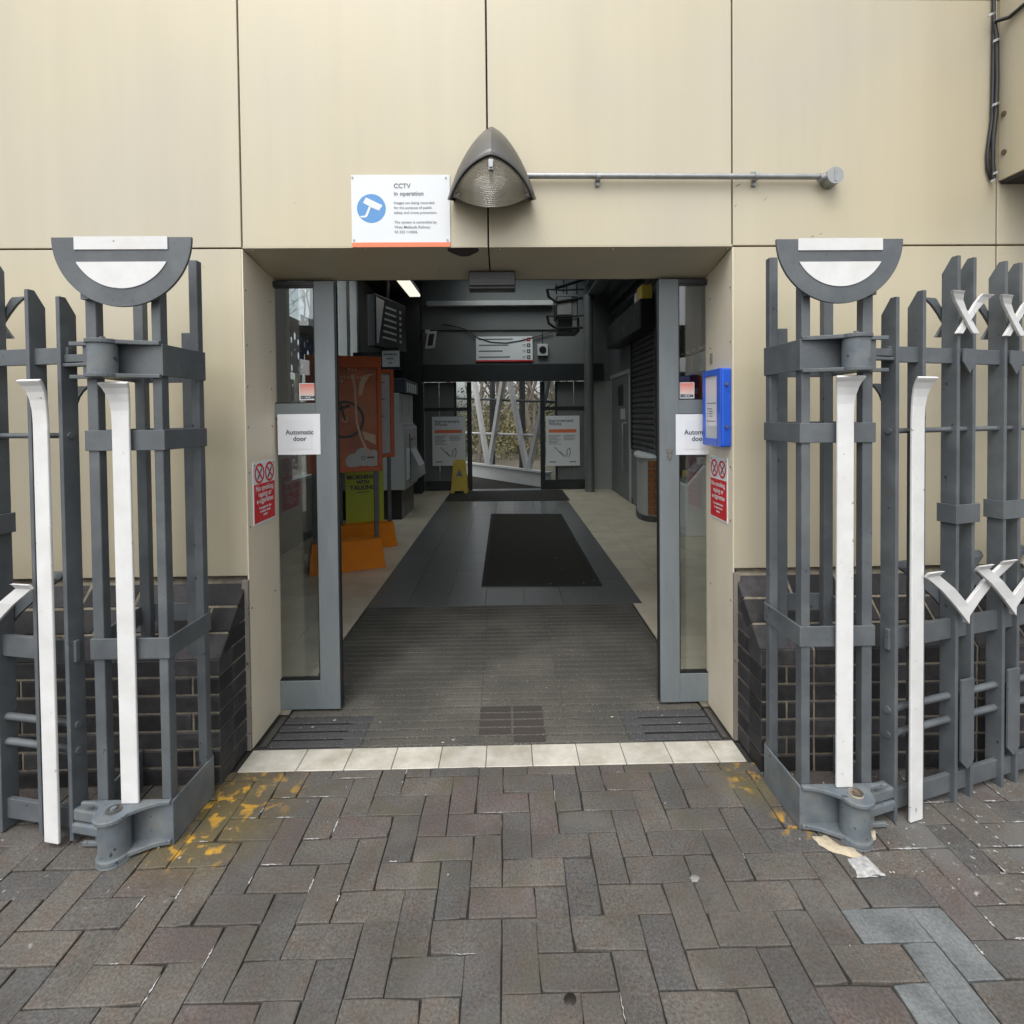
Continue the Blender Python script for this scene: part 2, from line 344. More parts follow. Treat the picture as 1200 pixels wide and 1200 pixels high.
class MB:
    def __init__(s): s.v, s.f, s.smooth = [], [], []
    def add(s, vs, fs, smooth=False):
        n = len(s.v)
        s.v += [Vector(v) for v in vs]
        s.f += [tuple(n + i for i in f) for f in fs]
        s.smooth += [smooth] * len(fs)
        return s
    def box(s, x0, x1, y0, y1, z0, z1, fr=None):
        vs = [(x, y, z) for z in (z0, z1) for y in (y0, y1) for x in (x0, x1)]
        if fr: vs = [fr(*v) for v in vs]
        return s.add(vs, [(0, 2, 3, 1), (4, 5, 7, 6), (0, 1, 5, 4), (2, 6, 7, 3), (0, 4, 6, 2), (1, 3, 7, 5)])
    def prism(s, poly, h0, h1, fr):
        """poly in 2D, extruded between h0 and h1; fr maps (a, b, h) to a point"""
        n = len(poly)
        vs = [fr(a, b, h0) for a, b in poly] + [fr(a, b, h1) for a, b in poly]
        fs = [tuple(range(n - 1, -1, -1)), tuple(range(n, 2 * n))] + [(i, (i + 1) % n, n + (i + 1) % n, n + i) for i in range(n)]
        return s.add(vs, fs)
    def cyl(s, p0, p1, r, n=16, r1=None, smooth=True, cap=True):
        p0, p1 = Vector(p0), Vector(p1)
        d = (p1 - p0).normalized()
        a = d.orthogonal().normalized(); b = d.cross(a)
        r1 = r if r1 is None else r1
        vs = []
        for p, q in ((p0, r), (p1, r1)):
            for i in range(n):
                t = 2 * math.pi * i / n
                vs.append(p + a * (q * math.cos(t)) + b * (q * math.sin(t)))
        s.add(vs, [(i, (i + 1) % n, n + (i + 1) % n, n + i) for i in range(n)], smooth)
        if cap:
            s.add(vs[:n], [tuple(range(n - 1, -1, -1))]); s.add(vs[n:], [tuple(range(n))])
        return s
    def tube(s, path, r, n=8, smooth=True, radii=None):
        path = [Vector(p) for p in path]
        vs = []
        a = None
        for i, p in enumerate(path):
            d = (path[min(i + 1, len(path) - 1)] - path[max(i - 1, 0)]).normalized()
            a = d.orthogonal().normalized() if a is None else (a - d * a.dot(d)).normalized()
            b = d.cross(a)
            q = radii[i] if radii else r
            for k in range(n):
                t = 2 * math.pi * k / n
                vs.append(p + a * (q * math.cos(t)) + b * (q * math.sin(t)))
        fs = []
        for i in range(len(path) - 1):
            for k in range(n):
                fs.append((i * n + k, i * n + (k + 1) % n, (i + 1) * n + (k + 1) % n, (i + 1) * n + k))
        s.add(vs, fs, smooth)
        s.add(vs[:n], [tuple(range(n - 1, -1, -1))]); s.add(vs[-n:], [tuple(range(n))])
        return s
    def strap(s, path, widths, wdir, thick):
        """flat bar: centre line, width at each point, direction(s) of the width, thickness"""
        path = [Vector(p) for p in path]
        wds = wdir if isinstance(wdir, list) else [Vector(wdir)] * len(path)
        vs = []
        for i, p in enumerate(path):
            d = (path[min(i + 1, len(path) - 1)] - path[max(i - 1, 0)]).normalized()
            w = Vector(wds[i]).normalized()
            nrm = d.cross(w).normalized() * (thick / 2)
            w = w * (widths[i] / 2)
            vs += [p - w - nrm, p + w - nrm, p + w + nrm, p - w + nrm]
        fs = [(3, 2, 1, 0)]
        for i in range(len(path) - 1):
            for k in range(4):
                fs.append((i * 4 + k, i * 4 + (k + 1) % 4, (i + 1) * 4 + (k + 1) % 4, (i + 1) * 4 + k))
        n = (len(path) - 1) * 4
        fs.append((n, n + 1, n + 2, n + 3))
        return s.add(vs, fs)
    def mesh(s, name, mat, inv=None, recalc=True):
        me = bpy.data.meshes.new(name)
        me.from_pydata([inv @ v for v in s.v] if inv else s.v, [], s.f)
        me.polygons.foreach_set('use_smooth', s.smooth)
        if recalc:
            bm = bmesh.new(); bm.from_mesh(me)
            bmesh.ops.recalc_face_normals(bm, faces=bm.faces)
            bm.to_mesh(me); bm.free()
        me.materials.append(mat)
        me.update()
        return me
    def build(s, name, mat, parent=None, bev=0.0, seg=2, label=None, cat=None, group=None, kind=None, recalc=True):
        M0 = MW.get(parent, Matrix.Identity(4)) if parent is not None else Matrix.Identity(4)
        loc = None
        if parent is None:      # its own origin at its base
            xs = [v.x for v in s.v]; ys = [v.y for v in s.v]; zs = [v.z for v in s.v]
            loc = Vector(((min(xs) + max(xs)) / 2, (min(ys) + max(ys)) / 2, min(zs)))
            M0 = Matrix.Translation(loc)
        o = link(name, s.mesh(name, mat, M0.inverted(), recalc), parent, loc)
        MW[o] = M0
        if bev:
            b = o.modifiers.new('edge', 'BEVEL'); b.width = bev; b.segments = seg; b.limit_method = 'ANGLE'; b.angle_limit = math.radians(40)
            b.harden_normals = False
        return props(o, label, cat, group, kind)

def vframe(o, xd, yd, zd):
    o, xd, yd, zd = Vector(o), Vector(xd), Vector(yd), Vector(zd)
    return lambda a, b, h: o + xd * a + yd * b + zd * h
def text(body, size, fr, mat, parent, name='lettering', align='LEFT', h=.0012, spacing=1.0, sx=1.0, bold=0.0):
    cu = bpy.data.curves.new('txt', 'FONT')
    cu.body = body; cu.size = size; cu.align_x = align; cu.space_line = spacing; cu.resolution_u = 3; cu.offset = bold
    cu.fill_mode = 'FRONT'
    t = bpy.data.objects.new('txt', cu); COL.objects.link(t)
    dg = bpy.context.evaluated_depsgraph_get()
    me = bpy.data.meshes.new_from_object(t.evaluated_get(dg))
    bpy.data.objects.remove(t); bpy.data.curves.remove(cu)
    b = MB(); b.add([fr(v.co.x * sx, v.co.y, h) for v in me.vertices], [tuple(p.vertices) for p in me.polygons])
    bpy.data.meshes.remove(me)
    return b.build(name, mat, parent, recalc=False)
def arc(cx, cy, r, a0, a1, n):
    return [(cx + r * math.cos(math.radians(a0 + (a1 - a0) * i / n)), cy + r * math.sin(math.radians(a0 + (a1 - a0) * i / n))) for i in range(n + 1)]
def flat(poly, fr, h): return [fr(a, b, h) for a, b in poly]
def ring(fr, cx, cy, r0, r1, h, n=28):
    b = MB(); vs = []
    for i in range(n):
        t = 2 * math.pi * i / n
        vs += [fr(cx + r0 * math.cos(t), cy + r0 * math.sin(t), h), fr(cx + r1 * math.cos(t), cy + r1 * math.sin(t), h)]
    return b.add(vs, [(2 * i, 2 * i + 1, (2 * i + 3) % (2 * n), (2 * i + 2) % (2 * n)) for i in range(n)])
XA, YA, ZA = Vector((1, 0, 0)), Vector((0, 1, 0)), Vector((0, 0, 1))
# ------------------------------------------------------------------ ground and block paving
YW = 2.27                      # face of the cladding
XL, XR = -1.133, 1.004         # sides of the entrance
g = MB(); g.add([(-400, -300, -.06), (400, -300, -.06), (400, 500, -.06), (-400, 500, -.06)], [(0, 1, 2, 3)])
rd_ = MB(); rd_.box(-60, 60, -40, -3.01, -.055, -.02); rd_.build('bounce_forecourt', M('bounce_concrete', (.30, .295, .28), rough=.9, var=.15, scale=2), kind='structure')  # unseen slab behind the camera, made pale to bounce light onto jambs and soffit
GROUNDM = M('far_ground', (.075, .066, .045), rough=.95, var=.35, scale=1)
g.build('ground', GROUNDM, kind='structure')
pv = MB(); pv.box(-6, 6, -3, 2.30, -.055, -.009)
pavement = pv.build('pavement', JOINT, kind='structure')

def paver_mesh(w, d, jit=.0013):
    h, c = .05, .0018
    b = MB()
    base = [(-1, -1), (0, -1), (1, -1), (1, 0), (1, 1), (0, 1), (-1, 1), (-1, 0)]
    off = [(random.uniform(-jit, jit), random.uniform(-jit, jit)) for _ in base]
    for k in range(8):          # a worn corner now and then
        if k % 2 == 0 and random.random() < .22:
            q = random.uniform(.002, .006); off[k] = (-base[k][0] * q, -base[k][1] * q)
    def r(z, k, z2=0): return [(x * (w / 2 - k) + (ox if z > -.04 else 0), y * (d / 2 - k) + (oy if z > -.04 else 0), z) for (x, y), (ox, oy) in zip(base, off)]
    vs = r(-h, 0) + r(-c, 0) + r(0, c + random.uniform(0, .0012))
    fs = [tuple(range(16, 24))]
    for L in (0, 8):
        for i in range(8): fs.append((L + i, L + (i + 1) % 8, L + 8 + (i + 1) % 8, L + 8 + i))
    b.add(vs, fs)
    return b
P0, PX, PY = .0995, .073, 1.276
GAP = .0024
Y_END = 2.122                                   # threshold tiles begin here
paver_bm = {}
def get_paver(w, d, mat):
    k = (round(w, 3), round(d, 3), mat.name, random.randrange(9))
    if k not in paver_bm: paver_bm[k] = paver_mesh(w, d).mesh('paver', mat)
    return paver_bm[k]
pale_pts = [onZ(1048, 1083), onZ(1125, 1103), onZ(1122, 1150), onZ(1098, 1180)]
rest = MB(); n_pav = 0
pav_edges = []
bedloc = MW[pavement].inverted()
def put_paver(x0, x1, y0, y1):
    global n_pav
    y1 = min(y1, Y_END)
    if y1 - y0 < .015: return
    cx, cy = (x0 + x1) / 2, (y0 + y1) / 2
    w, d = x1 - x0 - GAP, y1 - y0 - GAP
    near = cy > 1.12 and abs(cx) < 2.02 and not (abs(cx) > cy * 1.06 + .1)
    z = random.uniform(-.0024, .0018)
    if near:
        isp = any(x0 < p.x < x1 and y0 < p.y < y1 for p in pale_pts)
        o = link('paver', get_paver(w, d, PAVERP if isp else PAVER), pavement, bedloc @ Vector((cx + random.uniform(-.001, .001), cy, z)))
        o.rotation_euler = (random.uniform(-.009, .009), random.uniform(-.009, .009), random.uniform(-.009, .009))
        n_pav += 1
        pav_edges.append(((x0, y0), (x1, y0))); pav_edges.append(((x0, y0), (x0, y1)))
    else:
        b = paver_mesh(w, d)
        rest.add([v + Vector((cx, cy, z)) for v in b.v], b.f)
def pave_cell(i, j):
    k = (i - j) % 4
    x, y = PX + i * P0, PY + j * P0
    if k == 0: put_paver(x, x + 2 * P0, y, y + P0)
    elif k == 3: put_paver(x, x + P0, y, y + 2 * P0)
for i in range(-36, 37):
    for j in range(-24, 9): pave_cell(i, j)
rest.build('paver_field', PAVER, pavement, kind='stuff')

# threshold of pale tiles
th = MB(); th.box(XL + .004, XR - .004, 2.122, 2.272, -.05, -.004)
threshold = th.build('threshold', GROUT, kind='structure')
tx = [onZ(px, 890).x for px in (345, 415, 471, 526, 583, 637, 692, 746, 801)]
tx = [XL + .006, tx[0]] + tx[1:] + [XR - .006]
tx = [XL + .006, -0.885] + [-.885 + .1965 * k for k in range(1, 10)] + [XR - .006]
tx = [t for t in tx if t <= XR]
for a, b in zip(tx[:-1], tx[1:]):
    if b - a < .03: continue
    t = MB(); t.box(a + .0015, b - .0015, 2.1235, 2.262, -.03, 0)
    t.build('tile', TILEW, threshold, bev=.002, seg=1)

# ------------------------------------------------------------------ station building, cladding and plinth
bld = thing('station_building', 'cream panel station building on dark brick plinths around the open entrance', 'building', (-.065, YW, 0))
def panel(x0, x1, z0, z1, name='cladding_panel', mat=CLAD):
    b = MB(); b.box(x0 + .0035, x1 - .0035, YW, YW + .03, z0 + .0035, z1 - .0035)
    return b.build(name, mat, bld, bev=.0025, seg=2)
J = [-4.36, -3.285, -2.21, XL - .003, -.069, 1.004, 2.186, 3.165, 4.24]
ZJ = 2.196
for a, b in zip(J[:-1], J[1:]):
    panel(a, b, ZJ, 3.27)
    panel(a, b, 3.27, 4.34)
for a, b in ((-4.36, -3.285), (-3.285, -2.21), (-2.21, XL - .003), (1.004, 2.186), (2.186, 3.165), (3.165, 4.24)):
    panel(a, b, .766, ZJ)
b = MB()
b.box(-4.4, XL - .008, YW + .032, YW + .27, .0, 4.4)
b.box(XR + .008, 4.4, YW + .032, YW + .27, .0, 4.4)
b.box(XL - .008, XR + .008, YW + .032, YW + .27, ZJ + .004, 4.4)
b.build('backing_wall', BACK, bld)
YD = 2.55
# jambs and sloping soffit
for x, sg in ((XL, -1), (XR, 1)):
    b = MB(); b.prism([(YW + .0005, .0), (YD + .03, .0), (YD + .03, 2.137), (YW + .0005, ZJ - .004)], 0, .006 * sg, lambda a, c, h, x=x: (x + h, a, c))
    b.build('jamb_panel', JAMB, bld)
    b = MB()      # screws up the jamb
    for z in (.62, .98, 1.22, 1.42, 1.60, 1.78, 2.02):
        for y in (YW + .02, YD - .03):
            b.cyl((x, y, z), (x - sg * .0025, y, z), .0045, 8)
    b.build('screw', SCREW, bld)
    # worn angle down the outer corner of the jamb, and the gap beside it
    b = MB(); b.box(min(x, x + sg * .028), max(x, x + sg * .028), YW - .012, YW + .003, .0, .752)
    b.build('corner_angle', M('corner_angle', (.20, .18, .155), rough=.6, var=.3, scale=12, stretch=(1, 1, .15), chips=.66, chip_col=(.07, .06, .055)), bld, bev=.002)
for a, c in ((XL, -.0725), (-.0655, XR)):
    b = MB(); b.prism([(YW + .0005, ZJ), (YD + .03, 2.137), (YD + .03, 2.145), (YW + .0005, ZJ + .008)], a, c, lambda p, q, h: (h, p, q))
    b.build('soffit_panel', CLAD, bld)
b = MB()
sof = lambda px, py: None
def sz(y): return ZJ + (2.137 - ZJ) * (y - YW) / (YD + .03 - YW)
for px, py in ((301, 296), (431, 296), (517, 319), (586, 296), (635, 317), (715, 297), (845, 297)):
    p = onZ(px, py, sz(YW + .02 if py < 305 else YD - .08)); y = YW + .02 if py < 305 else YD - .08
    b.cyl((p.x, y, sz(y) - .004), (p.x, y, sz(y) + .002), .005, 8)
b.build('screw', SCREW, bld)
# hole broken in the soffit edge
b = MB(); c = onZ(543, 295, ZJ - .01)
pts = [(c.x + .065 * math.cos(t) * (1 + .12 * math.sin(5 * t)), YW + .003 + .075 * max(0, math.sin(t))) for t in [math.pi * i / 14 for i in range(15)]]
b.add([(x, y, sz(y) - .0015) for x, y in pts], [tuple(range(len(pts)))])
b.build('hole', BACK, bld)
# scuffs and an old fixing hole on the cladding
for px, py, dx, dz, r_ in ((865, 217, .03, .014, .0025), (862, 241, .014, .014, .002), (897, 233, .022, .024, .0018), (952, 277, .016, .006, .002), (962, 274, .012, .006, .002), (345, 238, .003, .006, .003), (642, 279, .002, .012, .003)):
    p = onY(px, py, YW); b = MB()
    b.add([(p.x - dx / 2, YW - .0006, p.z - dz / 2), (p.x - dx * .1, YW - .0006, p.z - dz * .1 - r_), (p.x + dx / 2, YW - .0006, p.z + dz / 2), (p.x + dx * .1, YW - .0006, p.z + dz * .1 + r_)], [(0, 1, 2, 3)])
    b.build('scuff', RUST, bld)
# projecting bay at the upper right
pb = onY(1165, 213, YW)
bay = MB()
x0 = pb.x + .015; zb = pb.z
bay.box(x0, 4.2, 1.62, YW - .002, zb, 4.34)
bay = bay.build('projecting_bay', CLAD, bld, bev=.003)
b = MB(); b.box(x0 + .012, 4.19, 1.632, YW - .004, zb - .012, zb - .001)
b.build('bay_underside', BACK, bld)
b = MB()
for px, py in ((1177, 133), (1177, 178)):
    p = onX(px, py, x0); b.cyl((x0 - .006, p.y, p.z), (x0 + .002, p.y, p.z), .011, 12)
b.build('rivet', RUST, bay)

# brick plinths: engineering bricks in courses, three sloping courses on top
YB, ZB, YT = 2.05, .50, YW + .012
def brick_mesh(w, d, h):
    b = MB(); c = .003
    r = lambda y, k: [(-w / 2 + k, y, -h / 2 + k), (w / 2 - k, y, -h / 2 + k), (w / 2 - k, y, h / 2 - k), (-w / 2 + k, y, h / 2 - k)]
    vs = r(d, 0) + r(c, 0) + r(0, c)
    fs = [(8, 9, 10, 11), (3, 2, 1, 0)]
    for L in (0, 4):
        for i in range(4): fs.append((L + i, L + (i + 1) % 4, L + 4 + (i + 1) % 4, L + 4 + i))
    b.add(vs, fs)
    return b.mesh('brick', BRICK)
_bm = {}
def brick(parent, w, h, loc, rot=(0, 0, 0), d=.10):
    k = (round(w, 3), round(h, 3), d)
    if k not in _bm: _bm[k] = brick_mesh(w, d, h)
    o = link('brick', _bm[k], parent, MW[parent].inverted() @ Vector(loc))
    o.rotation_euler = (rot[0] + random.uniform(-.004, .004), rot[1] + random.uniform(-.006, .006), rot[2] + random.uniform(-.006, .006))
def plinth(sg):
    xe = XL - .016 if sg < 0 else XR + .016      # end that faces the entrance
    xo = -3.0 if sg < 0 else 3.0
    b = MB()
    core = [(YB + .006, 0), (YT + .02, 0), (YT + .02, .76), (YT - .004, .735), (YB + .006, ZB - .004)]
    b.prism(core, xe + sg * .006, xo, lambda a, c, h: (h, a, c))
    p = b.build('brick_plinth', MORTAR, bld)
    C, J_ = .0725, .0095
    for r in range(7):
        z = .004 + C * r + (C - J_) / 2
        u = 0.0
        L = abs(xo - xe)
        stretch = r % 2 == 0
        while u < L - .05:
            w = .215 if stretch else .1025
            if not stretch and u == 0: w = .1025
            if stretch and u == 0: w = .215 if r % 4 == 0 else .215
            w = min(w, L - u)
            brick(p, w, C - J_, (xe + sg * (u + w / 2), YB, z))
            u += w + J_
        w = YT - .012 - (YB + .1)
        brick(p, w, C - J_, (xe, YB + .1 + J_ / 2 + w / 2, z), (0, 0, -math.pi / 2 if sg > 0 else math.pi / 2), d=.045)
    # end courses under the slope, cut to it
    for r in range(7, 10):
        z0 = .004 + C * r; z1 = z0 + C - J_
        ys = lambda z: YB + (YT - YB) * (z - ZB) / (.74 - ZB) + .012
        if z1 > .73: z1 = .73
        pts = [(max(ys(z0), YB + .004), z0), (YT - .008, z0), (YT - .008, z1), (max(ys(z1), YB + .004), z1)]
        if pts[2][0] - pts[3][0] < .005: pts = pts[:3]
        q = MB(); q.prism(pts, xe, xe + sg * .05, lambda a, c, h: (h, a, c)); q.build('brick', BRICK, p, bev=.002, seg=1)
    # sloping courses
    dy, dz = YT - YB, .74 - ZB
    ang = math.atan2(dy, dz); S = math.hypot(dy, dz) / 3
    for r in range(3):
        t = (r + .5) / 3
        u = 0.0 if r % 2 else -.0
        first = True
        while u < abs(xo - xe) - .05:
            w = .215 if not (first and r % 2) else .1025
            brick(p, w, S - J_, (xe + sg * (u + w / 2), YB + dy * t, ZB + dz * t), (-ang, 0, 0), d=.06)
            u += w + J_; first = False
    return p
plinth(-1); plinth(1)
# ------------------------------------------------------------------ entrance matting, hall floor
# the ribbed barrier matting
ML, MR, MY0, MY1 = -1.075, .955, 2.272, 3.95
b = MB(); b.box(ML - .012, MR + .012, MY0 - .006, MY1, -.03, -.006)
floor = MB(); floor.box(-2.75, 3.1, 2.27, 10.4, -.2, -.035); floor = floor.build('floor', GROUT, kind='structure')
mat0 = thing('entrance_matting', 'ribbed grey barrier matting worn pale along the middle of the doorway', 'door mat', ((ML + MR) / 2, 3.1, -.03))
b.build('tray', BLACK, mat0)
N_ST = 28
pit = (MY1 - MY0) / N_ST
secs = [ML, -.50, -.14, .17, .56, MR]
for k in range(N_ST):
    y0 = MY0 + k * pit
    if k < 4:
        parts_ = [(ML, -.66, CARPETB), (-.66, .54, CARPET), (.54, MR, CARPETB)]
    else:
        parts_ = [(ML, -.14, CARPET), (-.14, .27, CARPET), (.27, MR, CARPET)]
    for a, c, mm in parts_:
        gp = .0058 if mm is CARPET else .0075
        s_ = MB(); s_.box(a, c, y0 + gp, y0 + pit - gp, -.02, random.uniform(-.001, .0012))
        s_.build('mat_strip', mm, mat0, bev=.003, seg=1)
GRIT = M('grit_line', (.07, .066, .058), rough=1, var=.5, scale=200, chips=.60, chip_col=(.24, .235, .21), chip_scale=170)
b = MB()
for k in range(N_ST):
    y0 = MY0 + k * pit
    b.box(-.75 if k < 4 else ML + .01, .62 if k < 4 else MR - .01, y0 - .0028, y0 + .0028, -.02, -.0012)
b.build('grit_line', GRIT, mat0, kind='stuff')
b = MB()
for a, c in ((-.14, .01), (.02, .165)):
    for k in range(0, 5):
        if a < 0 and k == 0: continue
        y0 = MY0 + k * pit
        b.box(a, c, y0 + .007, y0 + pit - .007, .0012, .0022)
b.build('worn_patch', M('scraper_rubber', (.045, .038, .032), rough=.9, var=.3, scale=80), mat0)

# floor tiles: a grey path between beige sides
PXL, PXR = -1.085, 1.04
TS = .30
tm = {}
far_b, far_g = MB(), MB()
def ftile(x0, x1, y0, y1, mat, bulk):
    w, d = x1 - x0, y1 - y0
    if w < .02 or d < .02: return
    if y1 > 6.35:
        bulk.box(x0 + .0015, x1 - .0015, y0 + .0015, y1 - .0015, -.03, random.uniform(-.0007, .0003)); return
    k = (round(w, 3), round(d, 3), mat.name)
    if k not in tm:
        q = MB(); q.box(-w / 2 + .0015, w / 2 - .0015, -d / 2 + .0015, d / 2 - .0015, -.03, 0); tm[k] = q.mesh('floor_tile', mat)
    o = link('floor_tile', tm[k], floor, MW[floor].inverted() @ Vector(((x0 + x1) / 2, (y0 + y1) / 2, random.uniform(-.0005, .0003))))
    o.rotation_euler = (random.uniform(-.0012, .0012), random.uniform(-.0012, .0012), 0)
y = 2.60
rows = []
yy = MY1 - TS * 5
while yy < 10.3:
    rows.append((yy, min(yy + TS, 10.3))); yy += TS
for y0, y1 in rows:
    if y1 <= 2.58: continue
    y0 = max(y0, 2.58)
    for side in (-1, 1):
        x = PXL if side < 0 else PXR
        if y1 <= MY1 + .01: x = ML - .012 if side < 0 else MR + .012
        end = -2.62 if side < 0 else 2.95
        base = PXL if side < 0 else PXR
        edges = [x] + [base + side * TS * k for k in range(1, 9) if abs(base + side * TS * k) < abs(end)] + [end]
        for a, c in zip(edges[:-1], edges[1:]):
            ftile(min(a, c), max(a, c), y0, y1, TILEB, far_b)
    if y0 >= MY1 - .01:
        wq = (PXR - PXL) / 7
        for k in range(7): ftile(PXL + k * wq, PXL + (k + 1) * wq, y0, y1, TILEG, far_g)
far_b.build('far_beige_tiles', TILEB, floor, kind='stuff')
far_g.build('far_grey_tiles', TILEG, floor, kind='stuff')

def floor_mat(pts, name, label):
    b = MB(); n = len(pts)
    b.add([(p.x, p.y, .0005) for p in pts] + [(p.x, p.y, .008) for p in pts], [tuple(range(n)), tuple(range(n, 2 * n))] + [(i, (i + 1) % n, n + (i + 1) % n, n + i) for i in range(n)])
    o = b.build(name, MATBLACK, bev=.003, label=label, cat='mat', group='loose black mats on the hall floor')
    c = sum(pts, Vector()) / n; e = MB()
    inn = [Vector((p.x + (.035 if p.x < c.x else -.035), p.y + (.045 if p.y < c.y else -.045), 0)) for p in pts]
    e.add([(p.x, p.y, .0085) for p in pts] + [(p.x, p.y, .0095) for p in inn], [(i, (i + 1) % n, n + (i + 1) % n, n + i) for i in range(n)])
    e.build('rubber_border', RUBBER, o)
    return o
a1, a2 = onZ(556, 686, .008), onZ(706, 686, .008)
b1, b2 = onZ(571, 602, .008), onZ(666, 602, .008)
floor_mat([Vector((-.225, a1.y, 0)), Vector((a2.x, a2.y, 0)), Vector((.80, b2.y, 0)), Vector((-.235, b1.y, 0))], 'floor_mat', 'long black mat lying on the grey tiles in the middle of the hall')
c1, c2 = onZ(521, 587, .008), onZ(668, 586, .008)
floor_mat([Vector((c1.x, c1.y, 0)), Vector((c2.x, c2.y, 0)), Vector((c2.x, 10.0, 0)), Vector((c1.x, 10.0, 0))], 'floor_mat', 'wide black mat against the far glazed doors')

# ------------------------------------------------------------------ sliding doors
def sliding_door(x0, x1, zt, label, lead):
    """lead: +1 when the free edge is on the right"""
    t = thing('sliding_door', label, 'door', ((x0 + x1) / 2, YD, .012), group='automatic sliding door leaves')
    y0, y1 = YD, YD + .048
    f = MB()
    sw = .098
    if lead > 0: xs, xo = (x1 - sw, x1), (x0, x0 + .02)
    else: xs, xo = (x0, x0 + sw), (x1 - .02, x1)
    f.box(xs[0], xs[1], y0, y1, .012, zt)
    f.build('stile', ALU, t, bev=.003)
    i0, i1 = (x0, xs[0]) if lead > 0 else (xs[1], x1)
    for nm, z0, z1 in (('bottom_rail', .012, .155), ('mid_rail', 1.46, 1.53), ('top_rail', zt - .022, zt)):
        f = MB(); f.box(i0 - .0005, i1 + .0005, y0 + .003, y1 - .003, z0, z1)
        f.build(nm, ALU if nm != 'top_rail' else DARKAL, t, bev=.002)
    f = MB()
    for z0, z1 in ((.155, 1.46), (1.53, zt - .022)):
        g_ = .006
        f.box(i0, i1, y0 + .008, y1 - .008, z0, z0 + g_); f.box(i0, i1, y0 + .008, y1 - .008, z1 - g_, z1)
        xx = xs[0] if lead > 0 else xs[1]
        f.box(xx - (g_ if lead > 0 else 0), xx + (0 if lead > 0 else g_), y0 + .008, y1 - .008, z0 + g_, z1 - g_)
    f.build('gasket', BLACK, t)
    for z0, z1 in ((.161, 1.454), (1.536, zt - .028)):
        f = MB(); f.box(i0, i1, y0 + .018, y0 + .026, z0, z1)
        f.build('pane', GLASS, t)
    f = MB()
    xe = x1 if lead > 0 else x0
    f.box(min(xe, xe + lead * .006), max(xe, xe + lead * .006), y0 + .012, y1 - .012, .02, zt - .02)
    f.build('edge_seal', BLACK, t)
    return t
zt = onY(380, 329, YD).z
dl = sliding_door(XL - .30, -.836, zt, 'grey framed glass sliding door leaf slid open at the left jamb', 1)
dr = sliding_door(.762, XR + .30, zt, 'grey framed glass sliding door leaf slid open behind the blue notice case', -1)
p = onY(782, 531, YD)
b = MB(); b.cyl((p.x + .01, YD - .005, p.z - .012), (p.x + .01, YD + .001, p.z - .012), .012, 14); b.cyl((p.x + .01, YD - .005, p.z + .012), (p.x + .01, YD + .001, p.z + .012), .014, 14)
b.box(p.x + .004, p.x + .016, YD - .006, YD - .001, p.z - .03, p.z - .01)
b.build('lock', SCREW, dr)
# header behind the soffit
b = MB(); b.box(XL - .3, XR + .3, YD + .034, YD + .10, zt + .025, 2.5)
hd = b.build('door_track', DARKAL, bld)

def sheet(name, label, cat, o, w, h, group=None, mat=PAPER, xd=XA, nd=-YA, th=.0016):
    t = thing(name, label, cat, tuple(Vector(o)), group)
    b = MB(); fr = vframe(o, xd, ZA, nd)
    b.prism([(0, 0), (w, 0), (w, h), (0, h)], 0, th, fr)
    b.build('sheet', mat, t)
    return t, fr
# paper notices on the doors
yN = YD - .0005
for px0, px1, lab in ((326, 375, 'white sheet reading Automatic door on the left door leaf'), (792, 842, 'white sheet reading Automatic door partly behind the blue notice case')):
    p0 = onY(px0, 533, yN); p1 = onY(px1, 485, yN)
    w, h = p1.x - p0.x, p1.z - p0.z
    t, fr = sheet('door_notice', lab, 'notice', (p0.x, yN + .0, p0.z), w, h, 'automatic door notices', nd=-YA)
    b = MB(); b.prism([(w * .2, h * .13), (w * .82, h * .13), (w * .82, h * .85), (w * .2, h * .85)], .0018, .003, fr)
    b.build('inner_sheet', M('inner_paper', (.71, .735, .765), rough=.5, var=.02), t)
    text('Automatic', w * .155, vframe(fr(w * .52, h * .50, 0), XA, ZA, -YA), INK, t, align='CENTER', h=.0042, bold=.0006)
    text('door', w * .155, vframe(fr(w * .52, h * .34, 0), XA, ZA, -YA), INK, t, align='CENTER', h=.0042, bold=.0006)
for px0, px1, py0, py1, lab in ((351, 370, 469, 449, 'small alarm sticker in the glass of the left door leaf'), (796, 813.5, 467, 448, 'small alarm sticker in the glass of the right door leaf')):
    yS = YD + .017
    p0 = onY(px0, py0, yS); p1 = onY(px1, py1, yS)
    w, h = p1.x - p0.x, p1.z - p0.z
    t, fr = sheet('sticker', lab, 'sticker', tuple(p0), w, h, 'alarm stickers on the door glass', mat=SIGNW)
    for i in range(6):
        k = i / 5
        b = MB(); b.prism([(w * .05, h * (.30 + .11 * i)), (w * .95, h * (.30 + .11 * i)), (w * .95, h * (.41 + .11 * i)), (w * .05, h * (.41 + .11 * i))], .0017, .0022, fr)
        b.build('print', M('sticker_pink', (.72 - .05 * k, .52 - .3 * k, .46 - .28 * k), rough=.4, var=0), t)
    text('SECOM', h * .25, vframe(fr(w * .5, h * .08, 0), XA, ZA, -YA), INK, t, align='CENTER', h=.003, bold=.001)

